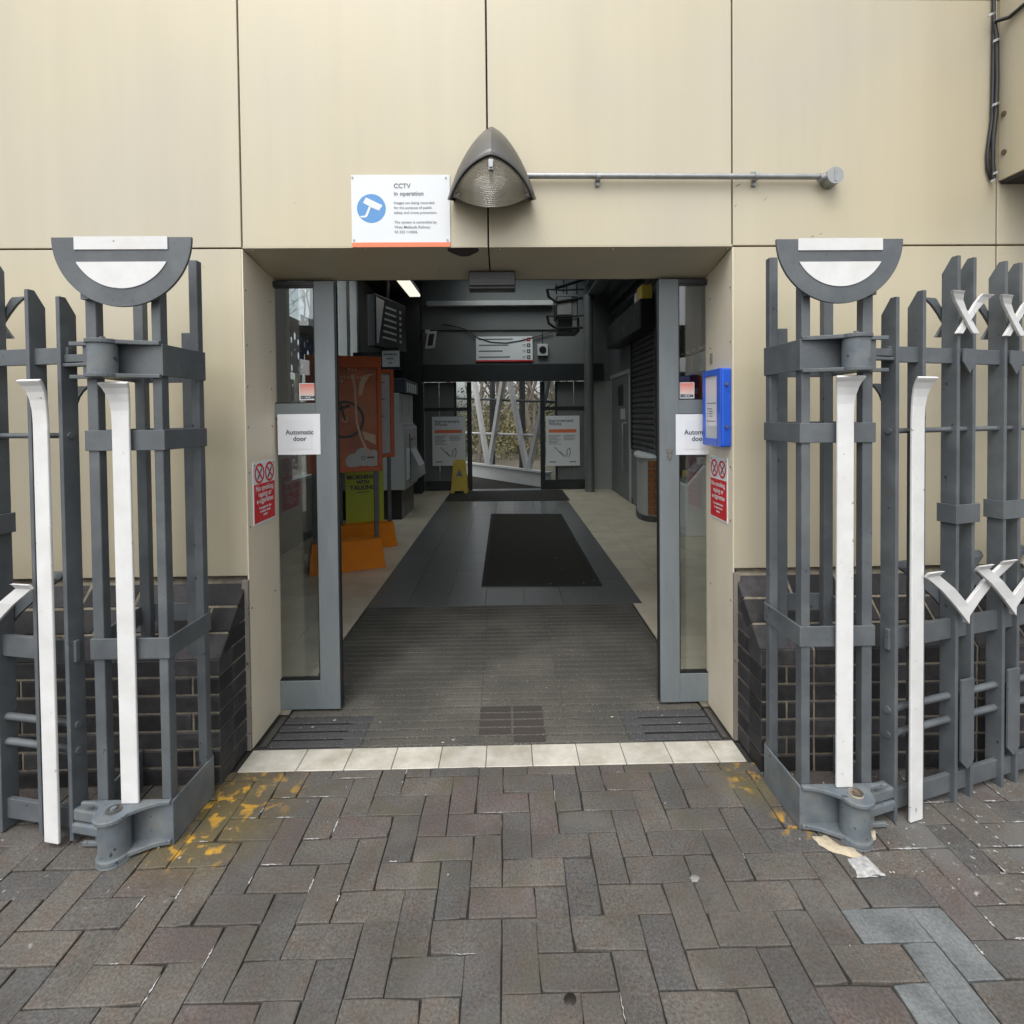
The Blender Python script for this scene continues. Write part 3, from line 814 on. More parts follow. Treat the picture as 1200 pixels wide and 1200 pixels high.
# no smoking signs on the jambs
def no_smoking(x, ya, yb, za, zb, sg, label):
    """sg +1: on the left jamb, read from near to far"""
    near, far = min(ya, yb), max(ya, yb)
    w, h = far - near, zb - za
    o = Vector((x, near if sg > 0 else far, za))
    xd = YA if sg > 0 else -YA
    nd = XA * sg
    t, fr = sheet('no_smoking_sign', label, 'sign', tuple(o), w, h, 'no smoking signs on the jambs', mat=SIGNW, xd=xd, nd=nd, th=.003)
    b = MB(); b.prism([(w * .03, h * .03), (w * .97, h * .03), (w * .97, h * .64), (w * .03, h * .64)], .0032, .0038, fr)
    b.build('red_field', REDS, t)
    for cx in (.27, .73):
        ring(fr, w * cx, h * .81, w * .165, w * .215, .0045).build('red_ring', REDS, t)
        b = MB(); c_ = Vector((w * cx, h * .81))
        for s_ in ((-1, 1),):
            b.add([fr(c_.x + dx * w, c_.y + dy * w, .0046) for dx, dy in ((-.14, .11), (-.11, .14), (.14, -.11), (.11, -.14))], [(0, 1, 2, 3)])
        b.build('red_bar', REDS, t)
        b = MB(); b.add([fr(c_.x + dx * w, c_.y + dy * w, .0041) for dx, dy in ((-.10, -.10), (-.06, -.13), (.11, .08), (.08, .11))], [(0, 1, 2, 3)])
        b.add([fr(c_.x + dx * w, c_.y + dy * w, .0041) for dx, dy in ((.06, .12), (.09, .12), (.13, .16), (.1, .17))], [(0, 1, 2, 3)])
        b.build('cigarette', INK, t)
    for s_, q, z in (('No smoking,', .16, .53), ('vaping or', .16, .43), ('e-cigarettes', .16, .33), ('It is against the law', .072, .235), ('to smoke in this', .072, .175), ('station', .072, .115)):
        text(s_, w * q, vframe(fr(w * .5, h * z, 0), xd, ZA, nd), SIGNW, t, align='CENTER', h=.0046, bold=.0008)
    b = MB()
    for a, c in ((.07, .95), (.93, .95)): b.cyl(fr(w * a, h * c, .002), fr(w * a, h * c, .005), .004, 8)
    b.build('screw', SCREW, t)
pa, pb_ = onX(297, 617, XL), onX(321, 535, XL)
no_smoking(XL, pa.y, pb_.y, onX(297, 617, XL).z, onX(297, 542, XL).z, 1, 'red and white no smoking sign on the left jamb')
pa, pb_ = onX(853, 614, XR), onX(833, 533, XR)
no_smoking(XR, pa.y, pb_.y, onX(853, 614, XR).z, onX(853, 537, XR).z, -1, 'red and white no smoking sign below the blue notice case')

# blue notice case on the right jamb
xf = XR - .052
pn, pf = onX(844, 431, xf), onX(823, 440, xf)
zt_, zb_ = pn.z, onX(844, 524, xf).z
case = thing('notice_case', 'blue glazed notice case on the right jamb with a timetable sheet', 'notice case', (XR - .03, (pn.y + pf.y) / 2, zb_))
y0, y1 = pn.y, pf.y
b = MB(); b.box(xf + .006, XR - .001, y0, y1, zb_, zt_); b.build('body', BLUEBOX, case, bev=.008, seg=3)
m_ = .030
b = MB()
for q in ((y0, y0 + m_ + .012, zb_, zt_), (y1 - m_, y1, zb_, zt_), (y0 + m_ + .012, y1 - m_, zb_, zb_ + m_ + .006), (y0 + m_ + .012, y1 - m_, zt_ - m_, zt_)):
    b.box(xf, xf + .0062, q[0], q[1], q[2], q[3])
b.build('frame', BLUEBOX, case, bev=.002)
fr = vframe((xf + .0055, y1 - m_, zb_ + m_ + .006), -YA, ZA, -XA)
w, h = (y1 - m_) - (y0 + m_ + .012), zt_ - zb_ - 2 * m_ - .006
b = MB(); b.prism([(0, 0), (w, 0), (w, h), (0, h)], 0, .001, fr); b.build('sheet', M('faded_sheet', (.66, .64, .66), rough=.3, var=.04, scale=4), case)
b = MB(); b.prism([(0, 0), (w, 0), (w, h * .2), (0, h * .2)], .0011, .0016, fr); b.build('photo_strip', PAPERG, case)
b = MB()
for k, (a, c, z) in enumerate(((.12, .9, .56), (.12, .55, .47), (.3, .6, .43), (.3, .58, .39), (.3, .62, .35), (.12, .2, .39), (.12, .2, .35), (.1, .85, .27))):
    b.prism([(w * a, h * z), (w * c, h * z), (w * c, h * (z + .012)), (w * a, h * (z + .012))], .0016, .002, fr)
b.build('print', INKL, case)
b = MB()
for py in (450, 500):
    p = onY(851, py, y0); b.cyl((p.x, y0 - .008, p.z), (p.x, y0 + .002, p.z), .007, 12)
b.build('screw', SCREW, case)
p = onX(834, 419, XR)
b = MB(); b.box(XR - .004, XR - .0005, p.y - .012, p.y + .012, p.z - .03, p.z + .02); b.cyl((XR - .008, p.y, p.z), (XR - .002, p.y, p.z), .005, 8)
b.build('hanger', SCREW, case, bev=.001)

# sensor over the doors
c0, c1 = onY(549, 340, 2.47), onY(604, 318, 2.47)
sn = thing('door_sensor', 'black and silver door sensor hanging under the soffit', 'sensor', ((c0.x + c1.x) / 2, 2.5, c0.z))
b = MB(); b.box(c0.x, c1.x, 2.475, 2.545, c0.z + .004, sz(2.5) - .002); b.build('body', BLACK, sn, bev=.006)
b = MB(); b.prism([(2.455, c0.z + .022), (2.476, c0.z + .018), (2.476, c1.z - .03), (2.467, c1.z - .03)], c0.x + .004, c1.x - .004, lambda a, c, h: (h, a, c)); b.build('cover', M('sensor_silver', (.10, .105, .105), rough=.35, var=.08), sn, bev=.002)

# ------------------------------------------------------------------ on the facade: CCTV sign, wall light, conduit, cables
p0, p1 = onY(413, 290, YW), onY(527, 205.5, YW)
w, h = p1.x - p0.x, p1.z - p0.z
t, fr = sheet('cctv_sign', 'white CCTV in operation sign with blue camera roundel above the entrance', 'sign', (p0.x, YW - .001, p0.z), w, h, mat=SIGNW, th=.004)
b = MB(); b.prism([(0.0005, -.0005), (w - .0005, -.0005), (w - .0005, h * .062), (.0005, h * .062)], .0042, .005, fr); b.build('orange_strip', ORANGE_S, t)
cx, cy, r = w * .202, h * .535, w * .146
b = MB(); b.add([fr(cx + r * math.cos(2 * math.pi * i / 40), cy + r * math.sin(2 * math.pi * i / 40), .0045) for i in range(40)], [tuple(range(40))]); b.build('blue_disc', BLUEC, t)
b = MB()
S = w / 1070.0
def cp(x, y): return fr((x - 22) * S, h - (y - 45) * S, .0052)
b.add([cp(*q) for q in ((180, 288), (358, 372), (350, 392), (340, 400), (322, 432), (240, 397), (148, 346))], [tuple(range(7))])
b.add([cp(*q) for q in ((212, 384), (232, 398), (194, 492), (178, 505), (128, 506), (112, 490), (168, 484))], [tuple(range(7))])
b.build('camera_print', SIGNW, t)
def ct(s_, x, y, px): text(s_, px, vframe(cp(x, y) + YA * .005, XA, ZA, -YA), INKL, t, h=.0052, bold=.0004 if px > 50 * S else .0001)
K = S * 1.0
ct('CCTV', 482, 187, 70 * K); ct('in operation', 482, 268, 66 * K)
for i, s_ in enumerate(('Images are being recorded', 'for the purpose of public', 'safety and crime prevention.')): ct(s_, 482, 360 + 53 * i, 41 * K)
for i, s_ in enumerate(('The system is controlled by', 'West Midlands Railway:', '03 333 110006.')): ct(s_, 485, 570 + 53 * i, 41 * K)
b = MB()
for x, y in ((36, 70), (1050, 75), (44, 748), (1060, 750)):
    q = cp(x, y); b.cyl(q, q - YA * .003, .004, 8)
b.build('screw', SCREW, t)

# wall light: a gothic prism shell with a ribbed lens
wl = thing('wall_light', 'grey pointed wall light with ribbed clear lens above the doorway', 'light', (onY(577, 240, YW).x, YW, onY(577, 240, YW).z))
ap = onY(576, 148, YW); bl = onY(533, 232, YW - .03); br = onY(622, 232, YW - .03)
W2 = (br.x - bl.x) / 2 + .006; xc = ap.x; z0 = bl.z - .0; Hh = ap.z - z0
NT = 24
def gothic(t_): return 1 - (.52 * abs(t_) ** 1.3 + .48 * abs(t_) ** 4)
def arch(w, h, k):
    out = []
    for i in range(NT + 1):
        t_ = -1 + 2 * i / NT
        out.append((t_ * w, h * gothic(t_)))
    return out
yr = YW - .185
rt = onY(576, 181, yr)
rl, rr = onY(529, 234, YW - .13), onY(627, 236, YW - .13)
outer = arch(W2, Hh, 1.75)
b = MB(); rows_ = []
NR = 7
for j in range(NR + 1):
    s_ = j / NR
    row = []
    for i, (ox, oz) in enumerate(outer):
        t_ = -1 + 2 * i / NT
        wr = (rr.x - rl.x) / 2
        zr = rl.z + (rt.z - rl.z) * gothic(t_)
        yq = yr + (YW - .13 - yr) * abs(t_) ** 1.5
        pw = Vector((xc + ox, YW, z0 + oz)); pr = Vector((xc + t_ * wr, yq, zr))
        p = pw.lerp(pr, s_)
        blg = math.sin(math.pi * s_) * .028
        p += Vector((t_ * blg * .6, -blg * .25, blg * (1 - abs(t_)) * .9))
        row.append(p)
    rows_.append(row)
vs = [p for r_ in rows_ for p in r_]; n = NT + 1
b.add(vs, [(j * n + i, j * n + i + 1, (j + 1) * n + i + 1, (j + 1) * n + i) for j in range(NR) for i in range(NT)], True)
shell = b.build('shell', LAMPGREY, wl)
so = shell.modifiers.new('thick', 'SOLIDIFY'); so.thickness = .006
for e_ in shell.data.edges:
    if all(v_ % (NT + 1) == NT // 2 for v_ in e_.vertices): e_.use_edge_sharp = True
rim = rows_[-1]
b = MB(); b.tube([p + Vector((0, -.001, 0)) for p in rim], .0045, 6); b.build('rim_gasket', BLACK, wl)
# lens, from the rim back and down to the wall, bulging
b = MB(); NL = 10; lr = []
bm_z = onY(577, 243, YW - .175).z
for j in range(NL + 1):
    s_ = j / NL; row = []
    for i in range(NT + 1):
        t_ = -1 + 2 * i / NT
        top = rim[i] + Vector((0, .006, -.004))
        bot = Vector((xc + t_ * W2 * .97, YW - .125 * (1 - t_ * t_) - .05, bm_z + (z0 - .002 - bm_z) * t_ * t_))
        p = top.lerp(bot, s_)
        p += Vector((0, -.022 * math.sin(math.pi * s_) * (1 - t_ * t_), 0))
        row.append(p)
    lr.append(row)
b.add([p for r_ in lr for p in r_], [(j * n + i, j * n + i + 1, (j + 1) * n + i + 1, (j + 1) * n + i) for j in range(NL) for i in range(NT)], True)
lens = b.build('lens', LENS, wl)
b = MB(); b.add([lr[-1][i] for i in range(n)] + [Vector((lr[-1][i].x, YW - .001, lr[-1][i].z + .40 * (YW - lr[-1][i].y))) for i in range(n)], [(i, i + 1, n + i + 1, n + i) for i in range(NT)]); b.build('base', LAMPGREY, wl)
b = MB(); b.add([Vector((xc + a, YW - .002, z0 + c)) for a, c in arch(W2 * .93, Hh * .9, 1.75)], [tuple(range(n))]); b.build('back_plate', M('reflector', (.75, .72, .62), rough=.3, var=.05), wl)
bc = onY(577, 213, YW - .10)
b = MB()
b.cyl((xc, YW - .07, bc.z + .005), (xc, YW - .135, bc.z + .0), .070, 28, r1=.060)
b.build('reflector_bowl', M('bowl_grey', (.10, .10, .095), rough=.3, metal=.4, var=.1), wl)
b = MB(); q = onY(577, 193, yr); b.box(xc - .010, xc + .010, yr - .018, yr + .004, q.z - .028, q.z + .014); b.cyl((xc, yr - .026, q.z - .014), (xc, yr - .016, q.z - .014), .007, 12)
b.build('latch', GALV, wl, bev=.002)
b = MB()
for px, py in ((537, 229), (618, 229)):
    q = onY(px, py, YW - .13); b.cyl(q, q - Vector((0, .006, 0)), .007, 10)
b.build('screw', BLACK, wl)

# conduit
za = onY(640, 206, YW - .03); zb2 = onY(968, 207, YW - .03)
cd = thing('conduit', 'galvanised conduit running right from the wall light to a round end box', 'conduit', (za.x, YW - .02, za.z))
b = MB(); b.tube([(xc + W2 * .82, YW - .03, za.z), (zb2.x, YW - .03, zb2.z)], .0125, 12); b.build('pipe', GALV, cd)
for px in (701, 886):
    c = onY(px, 207, YW - .03)
    b = MB(); b.cyl((c.x - .009, YW - .03, c.z), (c.x + .009, YW - .03, c.z), .0165, 14)
    b.box(c.x - .009, c.x + .009, YW - .012, YW - .001, c.z - .032, c.z + .032)
    b.cyl((c.x, YW - .018, c.z - .025), (c.x, YW - .01, c.z - .025), .006, 8); b.cyl((c.x, YW - .018, c.z + .025), (c.x, YW - .01, c.z + .025), .006, 8)
    b.build('clip', GALV, cd, bev=.001)
c = onY(978, 206, YW - .05)
b = MB(); b.cyl((c.x, YW - .001, c.z), (c.x, YW - .058, c.z), .036, 24); b.cyl((c.x - .055, YW - .03, c.z), (c.x - .02, YW - .03, c.z), .018, 14)
b.box(c.x - .004, c.x + .004, YW - .061, YW - .0585, c.z - .025, c.z + .025)
b.build('end_box', GALV, cd, bev=.0015)

# cables up the corner of the bay
cb = thing('cable', 'dark cables clipped up the corner beside the projecting bay', 'cable', (x0 - .02, YW, zb))
def cpath(pts, y=YW - .012): return [onY(px, py, y) for px, py in pts]
b = MB(); b.tube(cpath([(1164.5, -60), (1164.5, 0), (1164.5, 20), (1163.5, 90), (1162.5, 140), (1159.5, 160), (1157, 180), (1157.5, 197), (1161, 208), (1164, 212)]), .0075, 8); b.build('cable_run', BLACK, cb)
b = MB(); b.tube(cpath([(1165, 26), (1167.5, 40), (1168.5, 90), (1167, 135), (1164, 160), (1163.5, 190), (1164.5, 210)], YW - .022), .0085, 8)
q = onY(1166, 25, YW - .03)
b.tube([q, Vector((x0 - .012, YW - .06, q.z - .005)), Vector((x0 - .012, YW - .2, q.z + .002)), Vector((x0 - .012, YW - .34, q.z - .004)), Vector((x0 - .012, YW - .5, q.z + .004))], .0085, 8)
b.build('cable_run', BLACK, cb)
for px, py in ((1162, 17), (1168, 47), (1167, 122), (1168, 202), (1165, 211)):
    q = onY(px, py, YW - .035); b = MB()
    b.strap([q + Vector((-.016, 0, -.006)), q + Vector((0, -.004, 0)), q + Vector((.016, 0, .006))], [.012] * 3, (0.3, 0, 1), .003)
    b.build('clip', GALV, cb)
# ------------------------------------------------------------------ gate piers and folded-back gate leaves
AX = -.07                                  # axis of the entrance
def pier(sg, label, rx, ry):
    dx = 0.0
    X = lambda v: AX + sg * (v - AX)       # dimensions are given for the pier on the right
    fr = lambda x, y, z: (X(x), y, z)
    t = thing('gate_pier', label, 'gate pier', (X(1.16), 1.9, 0), 'grey steel piers that carry the gate')
    for x0, x1, y0, y1, zt_ in ((1.013, 1.045, 1.965, 1.998, 2.055), (1.022, 1.053, 1.768, 1.806, 1.99), (1.236, 1.272, 1.768, 1.802, 1.99), (1.283, 1.322, 2.062, 2.092, 2.0), (1.098, 1.138, 2.065, 2.095, 1.80)):
        b = MB(); b.box(x0, x1, y0, y1, 0, zt_, fr); b.build('post', STEEL, t, bev=.003)
    def band(z0, z1, th=.009, grow=0):
        loop = [(1.007, 2.0), (1.013, 1.762), (1.279, 1.762), (1.328, 2.098), (1.09, 2.101)]
        inn = [(1.013 + .001, 2.0 - .002), (1.022, 1.769), (1.272, 1.769), (1.321, 2.091), (1.094, 2.094)]
        b = MB(); n = 5
        vs = [fr(x, y, z) for z in (z0, z1) for x, y in loop] + [fr(x, y, z) for z in (z0, z1) for x, y in inn]
        fs = []
        for i in range(n):
            k = (i + 1) % n
            fs += [(i, k, n + k, n + i), (2 * n + i, 3 * n + i, 3 * n + k, 2 * n + k), (n + i, n + k, 3 * n + k, 3 * n + i), (i, 2 * n + i, 2 * n + k, k)]
        b.add(vs, fs)
        return b
    band(1.605, 1.713).build('collar', STEEL, t, bev=.002)
    band(1.355, 1.424).build('collar', STEEL, t, bev=.002)
    band(.645, .716).build('collar', STEEL, t, bev=.002)
    band(.0, .152).build('base_band', STEELW, t, bev=.003)
    hx, hy = 1.178, 1.718
    def plate(cx, cy, r):
        pl = [(1.018, 1.766), (1.018, 1.752)]
        pl += [(1.018 + (cx - .055 - 1.018) * u, 1.752 - (1.752 - cy + .01) * u * u) for u in (.25, .5, .75)]
        pl += arc(cx, cy, r, 190, 345, 10)
        pl += [(cx + r + .004, cy + .012), (cx + r + .014, cy + .028), (cx + r + .035, 1.752), (1.318, 1.754), (1.318, 1.766)]
        return pl
    for z0, z1 in ((1.708, 1.722), (1.598, 1.611)):
        b = MB(); b.prism(plate(hx, hy, .048), z0, z1, fr); b.build('hinge_plate', STEEL, t, bev=.002)
    b = MB(); b.cyl(fr(hx, hy, 1.6115), fr(hx, hy, 1.7075), .042, 24); b.build('hinge_barrel', STEELW, t, bev=.003)
    b = MB(); b.cyl(fr(hx, hy, 1.722), fr(hx, hy, 1.732), .008, 8); b.build('grease_nipple', STEEL, t)
    for z0, z1 in ((.146, .160), (.008, .024)):
        b = MB(); b.prism(plate(hx, hy - .004, .056 if z0 > .1 else .05), z0, z1, fr); b.build('hinge_plate', STEELW, t, bev=.003)
    b = MB(); b.cyl(fr(hx, hy, .0), fr(hx, hy, .0275), .053, 24, r1=.046); b.cyl(fr(hx, hy, .0275), fr(hx, hy, .1455), .046, 24); b.build('hinge_barrel', STEELW, t, bev=.003)
    b = MB(); b.cyl(fr(hx, hy - .004, .1602), fr(hx, hy - .004, .164), .024, 20)
    bo = b.build('bolt', STEELW if sg < 0 else SANDM, t, bev=.001)
    ring(lambda a, c, h: Vector(fr(a, c, h)), hx, hy - .004, .012, .023, .1662, 20).build('washer', SCREW, bo)
    b = MB(); b.cyl(fr(hx, hy - .004, .164), fr(hx, hy - .004, .171), .010, 6); b.build('nut', STEELW if sg < 0 else RUST, bo)
    # roundel plate in front of the posts
    c = onY(rx, ry, 1.745); R = .2285 if sg < 0 else .2165
    o = Vector((c.x, 1.745, c.z)); f2 = vframe(o, XA, ZA, -YA)
    b = MB(); b.prism(arc(0, 0, R, 180, 360, 48), 0, .010, f2); rd = b.build('roundel', STEEL, t, bev=.0012)
    k = R / .2285
    b = MB(); b.prism([(-.152 * k, -.041 * k), (.152 * k, -.041 * k), (.152 * k, .0015), (-.152 * k, .0015)], .0104, .0135, f2); b.build('white_bar_inset', WHITE, rd)
    rr = .1685 * k; a0 = math.degrees(math.asin(.0815 / .1685))
    b = MB(); b.prism(arc(0, 0, rr, 180 + a0, 360 - a0, 32), .0104, .0128, f2); b.build('white_half_disc', WHITE, rd)
    b = MB()
    for x in (1.038, 1.254): b.box(x - .012, x + .012, 1.744, 1.77, 1.86, 1.92, fr)
    b.build('roundel_bracket', STEEL, t)
    # white flared bar standing on the lower hinge plate
    bx = 1.160 if sg > 0 else 1.145; yb = 1.748
    pts, ws = [], []
    top = 1.575
    for z in (.1605, .5, 1.0, 1.36, 1.44): pts.append(fr(bx, yb - .001 * z, z)); ws.append(.058)
    for d, z, w in ((.002, 1.49, .061), (.006, 1.52, .067), (.013, 1.546, .077), (.022, 1.566, .088), (.030, 1.576, .096), (.035, 1.582, .098)):
        pts.append(fr(bx, yb - d, z)); ws.append(w)
    b = MB(); b.strap(pts, ws, (1, 0, 0), .010); b.build('flared_bar', WHITE, t, bev=.003)
    return t
pier(-1, 'grey gate pier left of the entrance with half roundel, yellow spray at its foot', 144.5, 279)
pier(1, 'grey gate pier right of the entrance with half roundel, sandy mortar at its foot', 982.3, 281)

def gate(sg, label, hx, hy, deg, up):
    a = math.radians(deg)
    U = Vector((sg * math.cos(a), math.sin(a), 0)); Nf = Vector((sg * math.sin(a), -math.cos(a), 0))
    O = Vector((hx, hy, up))
    L = lambda s_, d, z: O + U * s_ + Nf * d + ZA * z
    t = thing('gate_leaf', label, 'gate', tuple(O), 'folded back gate leaves')
    def post(s0, s1, zt_, d0=-.030, d1=.026, z0=.0, chamfer=.055):
        b = MB()
        b.prism([(d0, z0), (d1, z0), (d1, zt_), (d1 - .022, zt_), (d0, zt_ - chamfer)], s0, s1, lambda d, z, h: L(h, d, z))
        b.build('post', STEEL, t, bev=.002)
    post(.196, .212, 1.862); post(.325, .341, 1.893)
    pairs = [.499 + .2555 * k for k in range(4)]
    for s_ in pairs:
        post(s_, s_ + .016, 2.03, z0=-.01 if s_ < .6 else .0); post(s_ + .083, s_ + .099, 2.03)
    end = pairs[-1] + .14
    wd_ = MB()
    for s_ in [.212, .341] + [q + .016 for q in pairs] + [q + .099 for q in pairs]:
        for z0, z1 in ((1.64, 1.688), (.618, .68)):
            wd_.box(s_, s_ + .005, .0102, .0145, z0, z1, lambda a_, d, z: L(a_, d, z))
    wd_.build('weld_bead', STEELW, t, kind='stuff')
    for z0, z1 in ((1.636, 1.692), (.612, .686), (.03, .10)):
        b = MB(); b.box(.185, end, -.006, .010, z0, z1, lambda s_, d, z: L(s_, d, z)); b.build('rail', STEEL, t, bev=.002)
    for z in (1.392, .392, .302):
        b = MB(); b.cyl(L(.19, .0, z), L(end, .0, z), .0095 if z > 1 else .0125, 10); b.build('round_bar', STEEL, t)
        b = MB()
        for s_ in [.204, .333] + [q + .008 for q in pairs]:
            b.cyl(L(s_ + .008 * 0 - .008, .0, z), L(s_ - .013, 0, z), .012, 8)
        b.build('bar_collar', STEEL, t)
    # tongues to the hinge
    for z0, z1 in ((1.655, 1.682), (1.640, 1.652)):
        b = MB(); b.box(.03, .214, -.008 if z0 > 1.65 else -.004, .014 if z0 > 1.65 else .02, z0 - up, z1 - up, L); b.build('hinge_tongue', STEEL, t, bev=.003)
    for z0, z1 in ((.085, .125), (.045, .08)):
        b = MB(); b.box(.036, .20, -.02, .03 if z0 < .08 else .024, z0 - up, z1 - up, L); b.build('hinge_tongue', STEELW, t, bev=.006)
    def flared(s_, d, ztop, z0, sgn, mat, w=.060):
        pts, ws = [], []
        for z in (z0, .6, 1.2, ztop - .14): pts.append(L(s_, d, z)); ws.append(w)
        for e, z, q in ((.002, .095, 1.02), (.006, .062, 1.1), (.013, .034, 1.25), (.023, .013, 1.42), (.031, .003, 1.55), (.036, -.004, 1.58)):
            pts.append(L(s_, d + sgn * e, ztop - z)); ws.append(w * q)
        b = MB(); b.strap(pts, ws, U, .010); b.build('flared_bar', mat, t, bev=.003)
    flared(.272 if sg > 0 else .258, .045, 1.575, .004, 1, WHITE)
    flared(.262, -.045, 1.56, .004, -1, STEEL)
    bowd = lambda x: .010 if x < 0 else .003
    def plate2(lf, rg, d, sgn, th):
        """bent plate between two edges given as (along, up, forward)"""
        vs = []
        for (sa, za, ea), (sb, zb2_, eb) in zip(lf, rg):
            vs += [L(sa, d + sgn * ea - th / 2, za), L(sb, d + sgn * eb - th / 2, zb2_), L(sb, d + sgn * eb + th / 2, zb2_), L(sa, d + sgn * ea + th / 2, za)]
        fs = [(3, 2, 1, 0)]
        for i in range(len(lf) - 1):
            for k in range(4): fs.append((i * 4 + k, i * 4 + (k + 1) % 4, (i + 1) * 4 + (k + 1) % 4, (i + 1) * 4 + k))
        n = (len(lf) - 1) * 4; fs.append((n, n + 1, n + 2, n + 3))
        return MB().add(vs, fs)
    for i, s_ in enumerate(pairs):
        for d, mat, sgn in ((.034, WHITE, 1), (-.05, STEEL, -1)):
            c = s_ + (.030 if sgn > 0 else .05)
            # chevron
            j = .006 if sgn > 0 else 0
            for x, dd in ((-1, d + .014), (1, d)):
                ct_ = c + x * .205; hw = .034
                lf = [(c, .678, 0), (c - .030 + x * .040, .752, .002), (c - .033 + x * .125, .822, bowd(x)), (ct_ - hw * .95, .878, .012), (ct_ - hw * 1.05, .893, .022), (ct_ - hw * 1.05, .897, .028)]
                rg = [(c, .744, 0), (c + .030 + x * .040, .752, .002), (c + .033 + x * .125, .822, bowd(x)), (ct_ + hw * .95, .878, .012), (ct_ + hw * 1.05, .893, .022), (ct_ + hw * 1.05, .897, .028)]
                if x > 0: lf[0], rg[0] = rg[0], lf[0]
                lf[1] = (c, .744, .001) if x > 0 else (c - .074, .752, .002)
                rg[1] = (c, .744, .001) if x < 0 else (c + .074, .752, .002)
                plate2(lf, rg, dd, sgn, .011).build('chevron_arm', mat, t, bev=.0025)
            for x, dd in ((-1, d + .012), (1, d)):
                b0, t0 = c - .004 - x * .034, c - .004 + x * .088
                lf, rg = [], []
                for u, hw, e in ((0, .017, 0), (.35, .017, 0), (.6, .018, .001), (.8, .022, .004), (.93, .028, .012), (1, .031, .020)):
                    s0 = b0 + (t0 - b0) * u; z = 1.742 + .146 * u
                    e *= 1 if sgn > 0 else .4
                    lf.append((s0 - hw, z, e)); rg.append((s0 + hw, z, e))
                plate2(lf, rg, dd, sgn, .010).build('cross_arm', mat, t, bev=.002)
        # pendants and clamp on the pair
        b = MB(); b.prism([(s_ + .020, .462), (s_ + .086, .462), (s_ + .086, .155), (s_ + .053, .122), (s_ + .020, .155)], .027, .036, lambda u, z, h: L(u, h, z)); b.build('pendant', STEEL, t, bev=.0015)
        b = MB(); b.prism([(s_ + .020, 1.690), (s_ + .088, 1.690), (s_ + .088, 1.640), (s_ + .054, 1.598), (s_ + .020, 1.640)], .0265, .034, lambda u, z, h: L(u, h, z)); b.build('pendant', STEEL, t, bev=.0015)
        b = MB(); b.box(s_ - .006, s_ + .108, .0262, .033, 1.045, 1.115, L); b.box(s_ - .013, s_ - .0065, -.034, .033, 1.045, 1.115, L); b.box(s_ + .1085, s_ + .115, -.034, .033, 1.045, 1.115, L)
        b.build('clamp', STEEL, t, bev=.001)
    return t
gate(-1, 'grey and white palisade gate leaf folded back beyond the left pier', -1.30, 1.755, 11.5, .015)
gate(1, 'grey and white palisade gate leaf with white crosses folded back beyond the right pier', 1.17, 1.755, 16, 0.0)

# mortar patches and litter at the foot of the piers
rnd0 = random.Random(9)
def blob(pts, z, name, mat, label, cat, group=None):
    ps = [onZ(px, py, 0) for px, py in pts]; c = sum(ps, Vector()) / len(ps)
    out = []
    for i, p in enumerate(ps):
        q = ps[(i + 1) % len(ps)]
        for u in (0, .33, .66):
            v = p.lerp(q, u); v += (v - c) * rnd0.uniform(-.09, .09); out.append(v)
    n = len(out)
    b = MB(); b.add([v + ZA * .0005 for v in out] + [c.lerp(v, .82) + ZA * z for v in out] + [c + ZA * (z * 1.1)], [(i, (i + 1) % n, n + (i + 1) % n, n + i) for i in range(n)] + [(n + i, n + (i + 1) % n, 2 * n) for i in range(n)], True)
    return b.build(name, mat, label=label, cat=cat, group=group)
blob([(951, 980), (966, 979), (985, 993), (1003, 996), (1012, 1004), (1002, 1007), (978, 1000), (960, 990)], .007, 'mortar_patch', SANDM, 'sandy mortar patch on the paving at the foot of the right pier', 'mortar patch')
blob([(990, 1006), (1014, 1003), (1026, 1014), (1037, 1026), (1005, 1028)], .004, 'mortar_patch', DEBRIS, 'pale cement patch on the paver in front of the sandy mortar', 'mortar patch')
blob([(1018, 975), (1026, 976), (1027, 984), (1019, 987)], .012, 'mortar_patch', SANDM, 'small sandy lump beside the right pier hinge', 'mortar lump')
b = MB()
rnd = random.Random(4)
for k in range(110):
    side = rnd.random()
    if side < .62: x, y = rnd.uniform(1.15, 2.1), rnd.uniform(1.5, 2.02)
    elif side < .8: x, y = rnd.uniform(-1.9, -1.0), rnd.uniform(1.55, 1.95)
    elif side < .9: x, y = rnd.uniform(-1, 1), rnd.uniform(1.3, 2.1)
    else: x, y = rnd.uniform(1.0, 1.15), rnd.uniform(1.85, 2.1)
    r = rnd.uniform(.0012, .0045); a = rnd.uniform(0, 6.28)
    vs = [(x + r * rnd.uniform(.5, 1.4) * math.cos(a + i * 1.256), y + r * rnd.uniform(.5, 1.4) * math.sin(a + i * 1.256), .0015) for i in range(5)]
    b.add(vs + [(x, y, .002 + r * .5)], [(i, (i + 1) % 5, 5) for i in range(5)])
for px, py in ((652, 654), (658, 666), (645, 684), (684, 683), (696, 680), (392, 844), (366, 852), (352, 853), (771, 829), (776, 838), (796, 847), (519, 870), (531, 867), (640, 806), (717, 840), (445, 846)):
    p = onZ(px, py, .0095 if py < 700 else .003); r = rnd.uniform(.004, .009)
    b.add([(p.x - r, p.y, p.z), (p.x, p.y - r * .7, p.z), (p.x + r * 1.2, p.y + r * .2, p.z), (p.x + r * .2, p.y + r * .8, p.z), (p.x, p.y, p.z + r * .4)], [(0, 1, 4), (1, 2, 4), (2, 3, 4), (3, 0, 4)])
b.build('debris', DEBRIS, kind='stuff')
